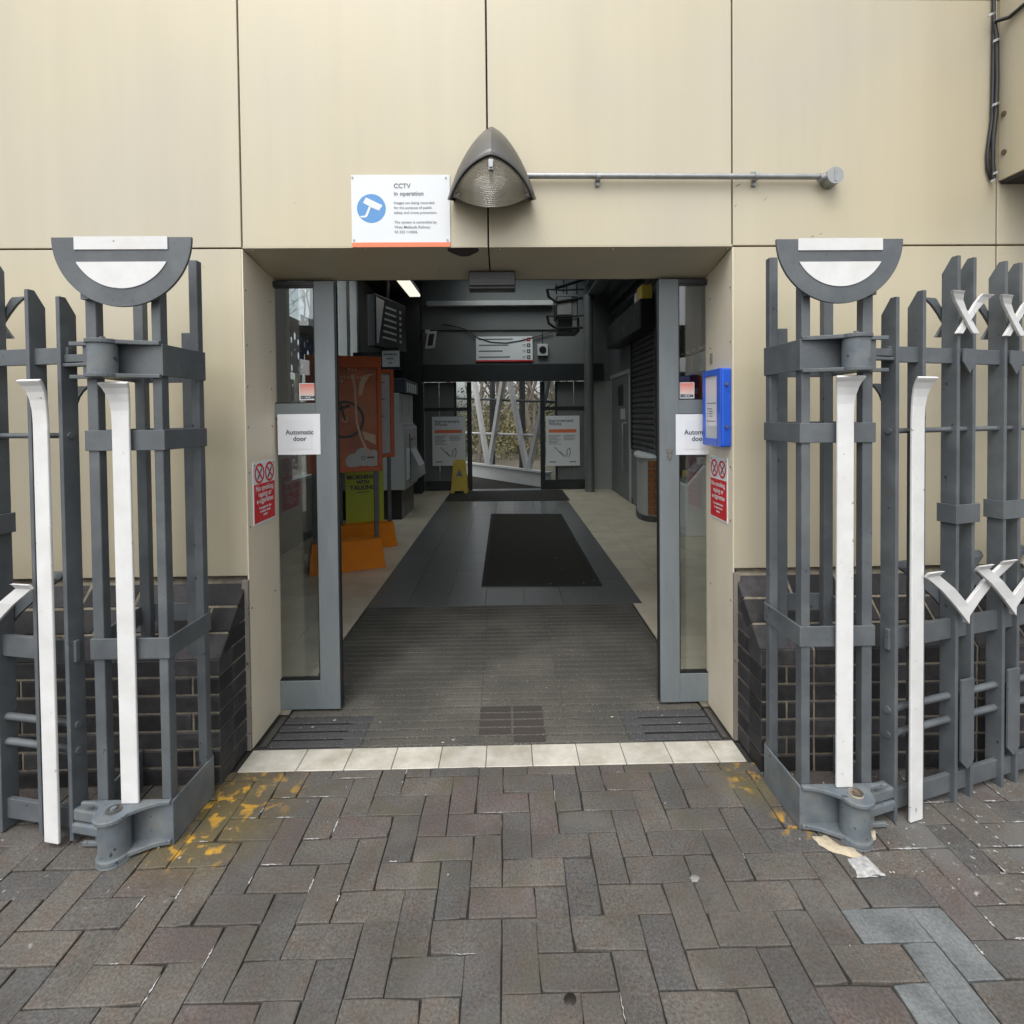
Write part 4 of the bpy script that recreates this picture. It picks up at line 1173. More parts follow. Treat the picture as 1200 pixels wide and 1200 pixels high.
# joints smeared with white cement
def smear_edges(cx, cy, rad, prob, w):
    b = MB()
    for (xa, ya), (xb, yb) in pav_edges:
        dd = math.hypot((xa + xb) / 2 - cx, (ya + yb) / 2 - cy)
        if dd > rad or rnd.random() > prob * (1 - .6 * dd / rad): continue
        u0, u1 = sorted((rnd.random(), rnd.random()))
        if u1 - u0 < .25: u1 = min(1, u0 + .3)
        n = 12; vs = []
        p, q = Vector((xa, ya, .0012)), Vector((xb, yb, .0012))
        d = (q - p).normalized(); s_ = Vector((-d.y, d.x, 0))
        for i in range(n + 1):
            c = p.lerp(q, u0 + (u1 - u0) * i / n) + s_ * rnd.uniform(-.001, .001)
            k = w * rnd.uniform(.1, 1.2) * min(1, 4 * min(i, n - i) / n + .1)
            vs += [c + s_ * k, c - s_ * k]
        b.add(vs, [(2 * i, 2 * i + 1, 2 * i + 3, 2 * i + 2) for i in range(n)])
    return b.build('cement_smear', DEBRIS, kind='stuff')
smear_edges(1.75, 1.78, .75, .75, .0034)
smear_edges(-.85, 1.85, .6, .35, .0026)
smear_edges(.15, 2.0, .9, .10, .0014)
# small finds on the paving
blob([(808, 1029), (810, 1026), (815, 1025), (819, 1027), (820, 1030), (817, 1034), (812, 1034)], .0026, 'chewing_gum', M('old_gum', (.20, .20, .195), rough=.9, var=.3, scale=80), 'flat pale chewing gum spot on the paving right of the middle', 'gum')
blob([(668 + 8 * math.cos(i * .5236), 1172 + 9 * math.sin(i * .5236)) for i in range(12)], .0030, 'oil_spot', M('dark_spot', (.018, .014, .011), rough=.5, var=.2), 'round dark spot on the paver at the bottom of the picture', 'stain')
# ------------------------------------------------------------------ the hall: walls, ceiling, glazing
YF = 10.1
XLW, XRW, XRN = -2.4, 2.06, 2.65
# ceiling with unseen glazed rooflights, added to let daylight into the hall
b = MB()
RL = [(3.6, 5.0), (6.0, 7.4), (8.4, 9.8)]
b.box(-2.75, -.9, 2.545, 10.4, 4.36, 4.5); b.box(1.3, 3.1, 2.545, 10.4, 4.36, 4.5)
yy = 2.545
for r0, r1 in RL + [(10.4, 10.4)]:
    b.box(-.9, 1.3, yy, r0, 4.36, 4.5); yy = r1
ceil_ = b.build('ceiling', CEILM, kind='structure')
for r0, r1 in RL:
    b = MB(); b.box(-.9, 1.3, r0, r1, 4.50, 4.51); b.build('added_rooflight', WGLASS, ceil_)
lw = MB()
lw.box(XLW - .15, XLW, 2.545, 5.62, 0, 4.36); lw.box(XLW - .15, XLW, 8.35, YF + .2, 0, 4.36)
lw.box(XLW - .15, XLW, 5.62, 8.35, 0, .76); lw.box(XLW - .15, XLW, 5.62, 8.35, 3.75, 4.36)
lw = lw.build('left_wall', WALLG, kind='structure')
for y0, y1 in ((5.62, 5.70), (6.72, 6.86), (7.20, 7.34), (7.74, 7.90), (8.27, 8.35)):
    q = MB(); q.box(XLW - .11, XLW + .05, y0, y1, .76, 3.75); q.build('mullion', M('pale_mullion', (.5, .52, .52), rough=.4, var=.05) if y0 > 7.5 else ALU, lw, bev=.004)
for y0, y1 in ((5.70, 6.72), (6.86, 7.20), (7.34, 7.74), (7.90, 8.27)):
    q = MB(); q.box(XLW - .06, XLW - .05, y0, y1, .76, 3.75); q.build('pane', WGLASS, lw)
q = MB(); q.box(XLW + .0005, XLW + .06, 5.62, 8.35, .74, .775); q.build('sill', WALLL, lw, bev=.004)
q = MB(); q.box(XLW - .07, XLW + .03, 5.705, 6.715, 2.46, 2.58); q.build('transom', DARKAL, lw)
# blue film with oval cut-outs on the inside of the first pane
fb = MB(); frf = vframe((XLW - .045, 5.72, .9), YA, ZA, XA)
def holed(x0, x1, z0, z1, cw, ch):
    nx, nz = max(1, round((x1 - x0) / cw)), max(1, round((z1 - z0) / ch))
    cw, ch = (x1 - x0) / nx, (z1 - z0) / nz
    for i in range(nx):
        for j in range(nz):
            cx, cz = x0 + cw * (i + .5), z0 + ch * (j + .5)
            dz = ch * .18 * (1 if i % 2 else -1)
            k = random.uniform(.7, 1.0) * (.25 if random.random() < .3 else 1)
            vs = []
            for t in range(16):
                an = 2 * math.pi * t / 16
                ca, sa = math.cos(an), math.sin(an); mxx = max(abs(ca), abs(sa))
                vs.append(frf(cx + cw / 2 * ca / mxx, cz + ch / 2 * sa / mxx, 0))
            for t in range(16):
                an = 2 * math.pi * t / 16
                vs.append(frf(cx + cw * .27 * k * math.cos(an), cz + dz + ch * .30 * k * math.sin(an), 0))
            fb.add(vs, [(t, (t + 1) % 16, 16 + (t + 1) % 16, 16 + t) for t in range(16)])
holed(0, .98, 1.08, 1.56, .10, .15); holed(.52, .80, 1.68, 1.80, .09, .12); holed(.08, .30, .1, 1.0, .075, .1)
fb.build('film', FILM, lw)
# right wall, stepping in beyond the counter
rw = MB(); rw.box(XRW, XRW + .15, 6.9, YF + .2, 0, 4.36); rw.box(XRN, XRN + .15, 2.545, 8.75, 0, 4.36); rw.box(XRW + .1505, XRN + .15, 8.7505, 8.9, 0, 4.36)
rw = rw.build('right_wall', WALLG, kind='structure')
q = MB(); q.box(XRW - .012, XRW - .0005, 8.36, YF, 0, .09); q.build('skirting', WALLD, rw)
pa_, pb_ = onX(798, 415, XRN), onX(822, 337, XRN)
q = MB(); q.box(XRN - .03, XRN - .0005, pb_.y, pa_.y, pa_.z, 3.5); q.build('wall_panel', WALLL, rw, bev=.004)
# far wall: grey upper wall, dark header, glazed screen with an open doorway
fw = MB(); fw.box(-2.6, 2.3, YF, YF + .2, 2.46, 4.36); fw.box(1.66, 2.3, YF + .001, YF + .2, 0, 2.459); fw.box(-2.6, -1.62, YF + .001, YF + .2, 0, 2.459)
fw = fw.build('far_wall', WALLG, kind='structure')
q = MB(); q.box(-2.39, 1.9, YF - .09, YF - .0015, 2.125, 2.46); q.build('header', DARKAL, fw, bev=.004)
q = MB(); q.box(-1.98, -1.6, YF - .35, YF - .001, 0, 2.124); q.box(-1.98, -1.6, YF - .35, YF - .092, 2.126, 4.36); q.build('dark_pier', DARKAL, fw)
q = MB(); q.box(1.68, 2.05, YF - .012, YF - .0005, .0, 2.12); q.build('pale_panel', WALLL, fw)
xo0, xo1 = onY(550, 500, YF).x, onY(636, 500, YF).x
scr = thing('glazed_screen', 'dark framed glazed screen either side of the open far doorway', 'glazed screen', (0, YF, 0))
def fbox(x0, x1, z0, z1, nm='frame_bar', mat=DARKAL, y0=YF + .02, y1=YF + .09):
    q = MB(); q.box(x0, x1, y0, y1, z0, z1); return q.build(nm, mat, scr, bev=.002)
for s_, xi, xo in ((-1, xo0, -1.6), (1, xo1, 1.66)):
    a, c = min(xi, xo), max(xi, xo)
    fbox(xi - .045, xi + .045, 0, 2.124)
    fbox(a + .046 if s_ > 0 else a, c if s_ > 0 else c - .046, 1.56, 1.63)
    fbox(a + .046 if s_ > 0 else a, c if s_ > 0 else c - .046, 0, .19)
    gx = xi + s_ * .27
    a2, c2 = (xi + .046, gx) if s_ > 0 else (gx, xi - .046)
    fbox(a2, c2, 1.631, 2.123, 'pane', WGLASS, YF + .05, YF + .058)
    fbox(gx - .02, gx + .02, 1.631, 2.123)
    fbox(a2, c2, .191, 1.559, 'pane', WGLASS, YF + .05, YF + .058)
    fbox(gx - .02, gx + .02, .191, 1.559)
    e0, e1 = (gx + .021, xo) if s_ > 0 else (xo, gx - .021)
    mdl = (e0 + e1) / 2
    for u, v in ((e0, mdl - .003), (mdl + .003, e1)):
        fbox(u, v, 1.631, 2.123, 'infill_panel', WALLG, YF + .03, YF + .06)
        fbox(u, v, .191, 1.559, 'infill_panel', WALLG, YF + .03, YF + .06)

# ------------------------------------------------------------------ things hung on the far wall
p0, p1 = onY(558, 424, YF - .04), onY(624, 394, YF - .04)
w, h = p1.x - p0.x, p1.z - p0.z
t, fr = sheet('direction_sign', 'white four line direction sign with red lower edge above the far doorway', 'sign', (p0.x, YF - .01, p0.z), w, h, mat=PAPER, th=.03)
b = MB(); b.prism([(0, 0), (w, 0), (w, h * .06), (0, h * .06)], .0302, .0325, fr); b.build('red_strip', REDS, t)
for i, L_ in enumerate((.60, .52, .42, .55)):
    z = h * (.86 - .235 * i)
    b = MB(); b.prism([(w * .05, z), (w * (.05 + L_), z), (w * (.05 + L_), z + h * .055), (w * .05, z + h * .055)], .0302, .0315, fr)
    b.prism([(w * .82, z + h * .03), (w * .88, z + h * .03), (w * .88, z + h * .05), (w * .82, z + h * .05)], .0302, .0315, fr)
    b.prism([(w * .82, z - h * .02), (w * .88, z - h * .02), (w * .88, z), (w * .82, z)], .0302, .0315, fr); b.build('print', INKL, t)
    b = MB(); b.prism([(w * .90, z - h * .06), (w * .96, z - h * .06), (w * .96, z + h * .09), (w * .90, z + h * .09)], .0302, .0318, fr); b.build('square', REDS if i == 0 else INK, t)
    b = MB(); b.prism([(w * .92, z - h * .01), (w * .94, z - h * .01), (w * .94, z + h * .04), (w * .92, z + h * .04)], .0319, .0325, fr); b.build('arrow', PAPER, t)
def poster(px0, py0, px1, py1, label):
    yy = YF - .004
    p0, p1 = onY(px0, py0, yy), onY(px1, py1, yy)
    w, h = p1.x - p0.x, p1.z - p0.z
    t, fr = sheet('poster', label, 'poster', (p0.x, yy, p0.z), w, h, 'works posters either side of the far doorway', th=.01)
    text('Improvement', w * .135, vframe(fr(w * .08, h * .875, 0), XA, ZA, -YA), INKL, t, h=.011, bold=.002)
    text('Works', w * .135, vframe(fr(w * .08, h * .81, 0), XA, ZA, -YA), INKL, t, h=.011, bold=.002)
    b = MB(); b.prism([(w * .08, h * .665), (w * .9, h * .665), (w * .9, h * .73), (w * .08, h * .73)], .0102, .0115, fr); b.build('red_band', ORANGE_S, t)
    b = MB()
    for i in range(7):
        z = h * (.60 - .028 * i)
        b.prism([(w * .08, z), (w * (.44 - .05 * (i % 3)), z), (w * (.44 - .05 * (i % 3)), z + h * .010), (w * .08, z + h * .010)], .0102, .011, fr)
        if i < 4: b.prism([(w * .52, z), (w * (.88 - .06 * (i % 2)), z), (w * (.88 - .06 * (i % 2)), z + h * .010), (w * .52, z + h * .010)], .0102, .011, fr)
    b.build('print', INKL, t)
    b = MB()
    b.strap([fr(w * u, h * v, .011) for u, v in ((.25, .38), (.42, .26), (.55, .18), (.68, .17))], [.02] * 4, XA, .001)
    b.strap([fr(w * u, h * v, .011) for u, v in ((.40, .29), (.52, .21), (.62, .19))], [.02] * 3, XA, .001)
    b.strap([fr(w * u, h * v, .011) for u, v in ((.62, .19), (.62, .31), (.70, .36), (.72, .26), (.68, .17))], [.016] * 5, XA, .001)
    b.prism([(w * .1, h * .07), (w * .3, h * .07), (w * .3, h * .09), (w * .1, h * .09)], .0102, .011, fr); b.prism([(w * .7, h * .07), (w * .9, h * .07), (w * .9, h * .09), (w * .7, h * .09)], .0102, .011, fr)
    b.build('drawing', INKL, t)
poster(507, 546, 545, 488, 'white works poster with red band, left of the far doorway behind the wet floor sign')
poster(640, 546, 679, 487, 'white works poster with red band, right of the far doorway beside the steel column')
# cable tray, cable, alarm, monitor
q0, q1 = onY(500, 356, YF - .1), onY(648, 356, YF - .1)
b = MB(); b.box(q0.x, q1.x, YF - .14, YF - .004, q0.z - .045, q0.z + .045); b.build('cable_tray', M('tray', (.46, .47, .46), rough=.4, var=.1), label='pale cable tray running across the upper far wall', cat='cable tray', bev=.004)
b = MB(); q = onY(560, 387, YF - .012); b.cyl((-1.6, YF - .012, q.z), (1.2, YF - .012, q.z), .013, 6); b.build('wall_conduit', DARKAL, label='thin dark conduit below the cable tray on the far wall', cat='conduit')
b = MB(); b.tube([onY(px, py, YF - .04) for px, py in ((518, 380), (536, 383), (546, 386), (560, 396), (575, 401), (593, 402), (612, 399), (630, 394), (648, 389))], .012, 6); b.build('loose_cable', BLACK, label='loose black cable sagging in front of the direction sign', cat='cable')
q0, q1 = onY(630, 417, YF - .06), onY(642, 403, YF - .06)
sp = thing('alarm_sounder', 'pale square alarm sounder to the right of the direction sign', 'alarm', ((q0.x + q1.x) / 2, YF, q0.z))
b = MB(); b.box(q0.x, q1.x, YF - .07, YF - .001, q0.z, q1.z); b.build('box', PAPERG, sp, bev=.008)
b = MB(); c = ((q0.x + q1.x) / 2, (q0.z + q1.z) / 2); b.cyl((c[0], YF - .078, c[1]), (c[0], YF - .069, c[1]), .07, 20); b.build('grille', BLACK, sp)
b = MB(); b.cyl((c[0], YF - .012, q1.z), (c[0], YF - .012, q1.z + .28), .01, 6); b.build('stem', DARKAL, sp)
q0, q1 = onY(498, 409, YF - .4), onY(509, 389, YF - .4)
mo = thing('wall_monitor', 'small tilted white framed monitor beside the dark pier', 'monitor', ((q0.x + q1.x) / 2, YF - .4, q0.z))
tf = lambda x, y, z: Vector((x + (z - q0.z) * .16, y, z + (x - q0.x) * .1))
b = MB(); b.box(q0.x, q1.x, YF - .42, YF - .36, q0.z, q1.z, tf); b.build('case', PAPERG, mo, bev=.006)
b = MB(); b.box(q0.x + .04, q1.x - .04, YF - .424, YF - .4205, q0.z + .05, q1.z - .05, tf); b.build('screen', BLACK, mo)
b = MB(); b.box(q0.x, q0.x + .08, YF - .36, YF - .002, q1.z - .02, q1.z + .05); b.build('bracket', PAPERG, mo)

# heater hung near the column
hy = 8.4
ht = thing('ceiling_heater', 'caged grey heater unit with ribbed grille hung near the steel column', 'heater', (onY(665, 390, hy).x, hy, onY(665, 390, hy).z))
def hb(px0, py0, px1, py1, y0, y1, nm, mat, bev=.01):
    a, c = onY(px0, py1, y0), onY(px1, py0, y0)
    q = MB(); q.box(a.x, c.x, y0, y1, a.z, c.z); return q.build(nm, mat, ht, bev=bev)
hb(652, 347, 677, 371, hy, hy + .5, 'body', DARKAL)
gr = hb(653, 348, 670, 369, hy - .012, hy - .001, 'grille', GALV, .002)
q = MB(); a, c = onY(653.5, 368.5, hy - .02), onY(669.5, 348.5, hy - .02)
nn = 14
for i in range(nn):
    x = a.x + (c.x - a.x) * (i + .5) / nn
    q.box(x - .005, x + .005, hy - .03, hy - .0125, a.z, c.z)
q.build('fin', M('fin', (.55, .55, .53), rough=.4, var=.1), ht)
hb(654, 372, 679, 389, hy + .02, hy + .5, 'lower_box', BLACK)
hb(671, 349, 676, 388, hy - .01, hy - .0005, 'side_strip', GALV, .002)
q = MB()
for py, ext in ((340, 0), (371, 0)):
    q.tube([onY(x_, y_, hy - .05) for x_, y_ in ((641, py - 1), (643, py + 8), (652, py + 14), (683, py + 13 if py > 350 else py + 9))], .022, 6)
    q.tube([onY(x_, y_, hy - .05) for x_, y_ in ((641, py - 1), (660, py), (684, py - 1))], .014, 6)
for x_ in (652, 664, 676): q.tube([onY(x_, 333, hy - .05), onY(x_, 345, hy - .04)], .012, 6)
q.tube([onY(650, 338, hy), onY(690, 325, hy)], .03, 6)
q.build('cage', BLACK, ht)
q = MB(); a = onY(668, 334, hy + .2)
for dx in (-.1, .12): q.cyl((a.x + dx, hy + .25, a.z - .12), (a.x + dx, hy + .25, 4.37), .012, 6)
q.build('hanger', BLACK, ht)
# steel column and roof beams
cc = onZ(691, 576)
b = MB(); b.cyl((cc.x, cc.y, 0), (cc.x, cc.y, 3.72), .088, 24); b.build('steel_column', M('column_steel', (.16, .165, .165), rough=.42, metal=.25, var=.08), label='round grey steel column in front of the far wall', cat='column')
bm_ = thing('roof_beam', 'dark steel roof beam running to the top of the round column', 'beam', (1.68, 7, 3.72))
b = MB(); b.box(1.56, 1.80, 3.2, 10.05, 3.722, 3.745); b.box(1.56, 1.80, 3.2, 10.05, 3.955, 3.978); b.box(1.672, 1.688, 3.2, 10.05, 3.7455, 3.9545); b.build('joist', ALU, bm_)
b = MB(); b.box(1.95, 1.99, 3.2, 10.0, 3.45, 3.6); b.cyl((2.0, 3.2, 3.3), (2.0, 10, 3.3), .03, 8); b.build('services', DARKAL, bm_)
b = MB(); b.box(-2.38, -1.75, 2.8, 10.05, 3.76, 4.0); b.build('roof_beam', DARKAL, label='deep dark roof beam along the top of the left wall', cat='beam')
lt = thing('strip_light', 'pale strip light hung along the left side of the hall', 'light', (-1.6, 8.2, 3.58))
b = MB(); b.box(-1.70, -1.51, 7.0, 9.3, 3.60, 3.64); b.build('diffuser', LITP, lt, bev=.006)
b = MB(); b.box(-1.69, -1.52, 6.99, 9.31, 3.641, 3.72); b.build('housing', PAPERG, lt)
b = MB(); b.cyl((-1.6, 7.5, 3.72), (-1.6, 7.5, 4.37), .008, 6); b.cyl((-1.6, 9, 3.72), (-1.6, 9, 4.37), .008, 6); b.build('hanger', BLACK, lt)

# ------------------------------------------------------------------ right side: staff door, shutter, counter, machine
sd = thing('staff_door', 'grey staff door with long pull handle in the right wall', 'door', (XRW, 9.2, 0))
y0, y1, zt2 = 8.44, 10.02, 2.14
b = MB(); b.box(XRW - .03, XRW - .001, y0, y0 + .07, 0, zt2 + .07); b.box(XRW - .03, XRW - .001, y1 - .07, y1, 0, zt2 + .07); b.box(XRW - .03, XRW - .001, y0 + .0705, y1 - .0705, zt2, zt2 + .07); b.build('frame', WALLL, sd, bev=.004)
b = MB(); b.box(XRW - .018, XRW - .002, y0 + .075, y1 - .075, .01, zt2 - .005); b.build('leaf', WALLG, sd, bev=.003)
b = MB(); b.tube([(XRW - .018, 8.75, 1.32), (XRW - .075, 8.75, 1.31), (XRW - .075, 8.75, .52), (XRW - .018, 8.75, .51)], .016, 8); b.build('pull_handle', GALV, sd)
b = MB(); b.box(XRW - .024, XRW - .0185, 8.95, 9.35, 1.62, 1.98); b.build('window', BLACK, sd)
b = MB(); b.box(XRW - .0225, XRW - .0185, 8.8, 9.15, 1.38, 1.56); b.build('notice', PAPERG, sd)
sh = thing('roller_shutter', 'dark ribbed roller shutter closed above the curved counter', 'shutter', (XRW, 7.6, .9))
b = MB(); b.box(XRW - .25, XRW - .002, 6.92, 9.2, 2.62, 3.02); b.build('box', BLACK, sh, bev=.02)
for y_ in (6.92, 8.28):
    b = MB(); b.box(XRW - .045, XRW - .002, y_, y_ + .06, .9, 2.62); b.build('guide', DARKAL, sh)
sm_ = MB(); sm_.prism([(-.002, .003), (-.02, .012), (-.024, .04), (-.02, .068), (-.002, .077)], -.65, .65, lambda x, z, h: (x, h, z)); sm_ = sm_.mesh('shutter_slat', M('slat', (.030, .030, .031), rough=.5, var=.12, rnd=.12))
for i in range(21):
    o = link('slat', sm_, sh, MW[sh].inverted() @ Vector((XRW - .005, 7.63, .905 + .081 * i)))
b = MB(); b.box(XRW - .2, XRW - .06, 7.0, 7.25, 3.021, 3.22); b.build('carton', YELLOW, label='small yellow carton on top of the shutter box', cat='carton', bev=.004)
b = MB(); b.box(XRW - .2, XRW - .06, 7.28, 7.42, 3.021, 3.18); b.build('carton', PAPERG, label='small white carton behind the yellow one on the shutter box', cat='carton', bev=.004)
cn = thing('ticket_counter', 'curved pale topped counter with varnished wood slats under the shutter', 'counter', (2.0, 7.1, 0))
plan = [(XRW - .003, 8.0), (1.93, 7.75), (1.85, 7.45), (1.815, 7.2), (1.83, 7.05), (1.88, 6.95), (1.96, 6.905), (XRW - .003, 6.9)]
b = MB(); b.prism([(x + (.04 if x < 2.05 else 0), y) for x, y in plan], .0, .86, lambda x, y, h: (x, y, h)); b.build('carcass', WALLL, cn, bev=.004)
b = MB(); b.prism(plan, .862, .902, lambda x, y, h: (x, y, h)); b.build('worktop', PAPER, cn, bev=.006)
for i in range(5, 7):
    (xa, ya), (xb, yb) = plan[i], plan[i + 1]
    pa, pb2 = Vector((xa + .035, ya, 0)), Vector((xb + .035, yb, 0))
    n_ = Vector(((pb2 - pa).y, -(pb2 - pa).x, 0)).normalized()
    if n_.x > 0: n_ = -n_
    for k in range(7):
        z0 = .1 + k * .106
        b = MB(); b.prism([(0, 0), ((pb2 - pa).length, 0), ((pb2 - pa).length, .096), (0, .096)], .001, .016, vframe(pa + ZA * z0, (pb2 - pa).normalized(), ZA, n_)); b.build('wood_slat', WOOD, cn, bev=.004)
b = MB(); b.prism([(x + (.055 if x < 2.05 else 0), y) for x, y in plan], .0005, .08, lambda x, y, h: (x - .03, y, h)); b.build('kickboard', WALLD, cn)
vm = thing('ticket_validator', 'white pedestal ticket machine with sloping top seen through the right door leaf', 'ticket machine', (2.32, 5.75, 0))
vx0, vx1, vy0, vy1 = 2.13, 2.38, 6.08, 6.36
b = MB(); b.prism([(vx0, .0), (vx1, .0), (vx1, .84), (vx1 - .03, .84), (vx0, .60)], vy0, vy1, lambda x, z, h: (x, h, z)); b.build('pedestal', PAPER, vm, bev=.012)
b = MB(); b.prism([(vx0 + .015, .63), (vx1 - .035, .845), (vx1 - .045, .865), (vx0 + .005, .65)], vy0 + .03, vy1 - .03, lambda x, z, h: (x, h, z)); b.build('reader', INKL, vm)
b = MB(); b.box(vx1 - .06, vx1 + .02, vy0 + .06, vy1 - .1, .841, .93); b.build('head', PAPERG, vm, bev=.01)
b = MB(); b.box(vx0 - .012, vx0 + .03, vy0 + .06, vy0 + .1, .70, .78); b.build('lamp', YELLOW, vm, bev=.005)
wp = thing('wall_poster', 'orange poster on the wall seen through the right door leaf', 'poster', (XRN, 6.3, 1.6))
pa_, pb_ = onX(803, 468, XRN), onX(827, 440, XRN)
b = MB(); b.box(XRN - .02, XRN - .001, pb_.y, pa_.y, pa_.z, onX(815, 440, XRN).z); b.build('sheet', ORFRAME, wp)
b = MB(); b.box(XRN - .024, XRN - .0205, pb_.y + .2, pb_.y + .5, pa_.z + .06, pa_.z + .14); b.build('print', PEACH, wp)
hk = thing('leaflet_rail', 'leaflet rail with bright knobs on the wall seen through the right door leaf', 'leaflet rack', (XRN, 7.2, 1.9))
kn = [onX(px, py, XRN - .06) for px, py in ((792.7, 418), (799.6, 415), (806.7, 413), (814.3, 410.5), (822.7, 408))]
zk = sum(k.z for k in kn) / 5
b = MB(); b.box(XRN - .05, XRN - .031, kn[-1].y - .15, kn[0].y + .15, zk - .03, zk + .03); b.build('rail', GALV, hk)
for k in kn:
    b = MB(); b.cyl((XRN - .10, k.y, zk), (XRN - .05, k.y, zk), .026, 10); b.build('knob', SIGNW, hk)
    b = MB(); b.box(XRN - .055, XRN - .035, k.y - .10, k.y + .10, zk - .30, zk - .05); b.build('leaflet', PAPER, hk)
# ------------------------------------------------------------------ left side: poster stands, ticket machine, boards
def stand(pa, pb_, label, z0, z1, content, depth=.30, hf=.275):
    d = (pb_ - pa).normalized(); nb = Vector((-d.y, d.x, 0)); W = (pb_ - pa).length
    t = thing('poster_stand', label, 'poster stand', tuple((pa + pb_) / 2), 'orange poster stands on the left of the hall')
    f = lambda u, v, z: pa + d * u + nb * v + ZA * z
    b = MB(); b.add([f(0, 0, 0), f(W, 0, 0), f(W, depth, 0), f(0, depth, 0), f(.03, .07, hf), f(W - .03, .07, hf), f(W - .03, depth - .07, hf), f(.03, depth - .07, hf)], [(0, 1, 5, 4), (1, 2, 6, 5), (2, 3, 7, 6), (3, 0, 4, 7), (4, 5, 6, 7), (3, 2, 1, 0)]); b.build('foot', ORFOOT, t, bev=.006)
    for u in (.045, W - .085):
        b = MB(); b.box(u, u + .04, .125, .165, hf - .01, z0 + .05, f); b.build('leg', STEEL, t, bev=.004)
    fw_ = .045
    b = MB()
    b.box(0, W, .12, .17, z0, z0 + fw_, f); b.box(0, W, .12, .17, z1 - (.11 if content else fw_), z1, f)
    zz = z1 - (.11 if content else fw_)
    b.box(0, fw_, .1205, .1695, z0 + fw_ + .0005, zz - .0005, f); b.box(W - fw_, W, .1205, .1695, z0 + fw_ + .0005, zz - .0005, f)
    b.build('frame', ORFRAME, t, bev=.004)
    b = MB(); b.box(fw_ + .0005, W - fw_ - .0005, .135, .15, z0 + fw_ + .0005, zz - .0005, f); b.build('poster', POSTER if content else PAPERG, t)
    fr = vframe(f(fw_, .1345, z0 + fw_), d, ZA, -nb)
    w, h = W - 2 * fw_, zz - z0 - fw_
    if content:
        b = MB(); pts = []
        for cx, cy, r in ((.62, .06, .12), (.78, .10, .15), (.93, .08, .14)):
            c = [fr(w * cx + w * r * math.cos(2 * math.pi * i / 24), max(.002, h * cy + w * r * math.sin(2 * math.pi * i / 24)), .0008 + .0004 * cx) for i in range(24)]
            c = [fr(min(w - .002, max(.002, (q - fr(0, 0, 0)).dot(d))), (q - fr(0, 0, 0)).z, .0008 + .0004 * cx) for q in c]
            b.add(c, [tuple(range(24))])
        b.build('cloud_print', PAPERG, t)
        ring(fr, w * .50, h * .48, w * .26, w * .30, .0016, 40).build('wheel_print', INK, t)
        ring(fr, w * .50, h * .48, w * .03, w * .045, .0016).build('hub_print', PEACH, t)
        b = MB()
        b.strap([fr(w * u, h * v, .002) for u, v in ((.62, .93), (.66, .80), (.67, .62), (.68, .45), (.74, .30), (.84, .15), (.96, .02))], [.022, .02, .018, .018, .022, .026, .03], d, .001)
        b.strap([fr(w * u, h * v, .0021) for u, v in ((.74, .72), (.77, .84), (.84, .92), (.95, .94))], [.03, .05, .06, .04], (nb.cross(ZA)), .001)
        b.add([fr(w * u, h * v, .0022) for u, v in ((.76, .36), (.97, .32), (.97, .22), (.80, .28))], [(0, 1, 2, 3)])
        b.build('swirl_print', PEACH, t)
        b = MB()
        b.strap([fr(w * u, h * v, .0018) for u, v in ((.2, .42), (.40, .58), (.58, .62))], [.03] * 3, ZA, .001)
        b.strap([fr(w * u, h * v, .0018) for u, v in ((.42, .66), (.46, .58), (.50, .48))], [.02] * 3, d, .001)
        b.build('bike_print', INK, t)
        b = MB()
        for u, v, q in ((.56, .965, .16), (.34, .89, .5), (.30, .85, .2)):
            n_ = int(q / .045)
            for i in range(n_):
                x = w * (u + .05 * i); hh = h * (.022 if i % 3 else .03)
                b.prism([(x, h * v), (x + w * .026, h * v), (x + w * .026, h * v + hh), (x, h * v + hh)], .0016, .0024, fr)
        b.build('small_print', PEACH, t)
        ring(fr, w * .77, h * .09, w * .022, w * .032, .0022).build('logo_print', INK, t)
        b = MB(); b.prism([(w * .83, h * .085), (w * .95, h * .085), (w * .95, h * .10), (w * .83, h * .10)], .002, .0026, fr); b.build('small_print', INK, t)
    else:
        b = MB()
        for i in range(9):
            z = h * (.88 - .07 * i)
            b.prism([(w * .1, z), (w * (.9 - .1 * (i % 3)), z), (w * (.9 - .1 * (i % 3)), z + .012), (w * .1, z + .012)], .001, .0018, fr)
        b.build('print', INKL, t)
    return f, W
A0, B0 = onZ(362, 676), onZ(452.5, 665)
stand(A0, B0, 'orange poster stand with rust cycling poster nearest the left door leaf', .93, 2.05, True)
B2 = onZ(466, 640); A2 = B2 - Vector((.66 * .94, .66 * .34, 0))
f2_, W2_ = stand(A2, B2, 'orange poster stand with grey timetable sheet behind the cycling poster', 1.0, 2.0, False, hf=.26)
lb = thing('lime_board', 'lime green board with black lettering behind the first poster stand', 'board', tuple(f2_(.1, .25, 0)))
d = (B2 - A2).normalized(); nb = Vector((-d.y, d.x, 0))
o = f2_(.14, .24, .0)
fr = vframe(o, d, ZA, -nb)
b = MB(); b.prism([(-.02, .0), (.40, .0), (.40, .9), (-.02, .9)], 0, .025, fr); b.build('panel', LIME, lb, bev=.003)
b = MB(); b.prism([(.345, .02), (.352, .02), (.352, .89), (.345, .89)], .0255, .027, fr); b.build('edge_line', INKL, lb)
for s_, z, q in (('MORNINGS', .755, .066), ('WITH', .70, .055), ('TALKING', .635, .068)):
    text(s_, q, vframe(fr(.17, z, 0), d, ZA, -nb), INK, lb, align='CENTER', h=.0265, bold=.003)
b = MB(); b.prism([(.10, .60), (.24, .60), (.24, .608), (.10, .608)], .0255, .027, fr); b.build('small_print', INK, lb)

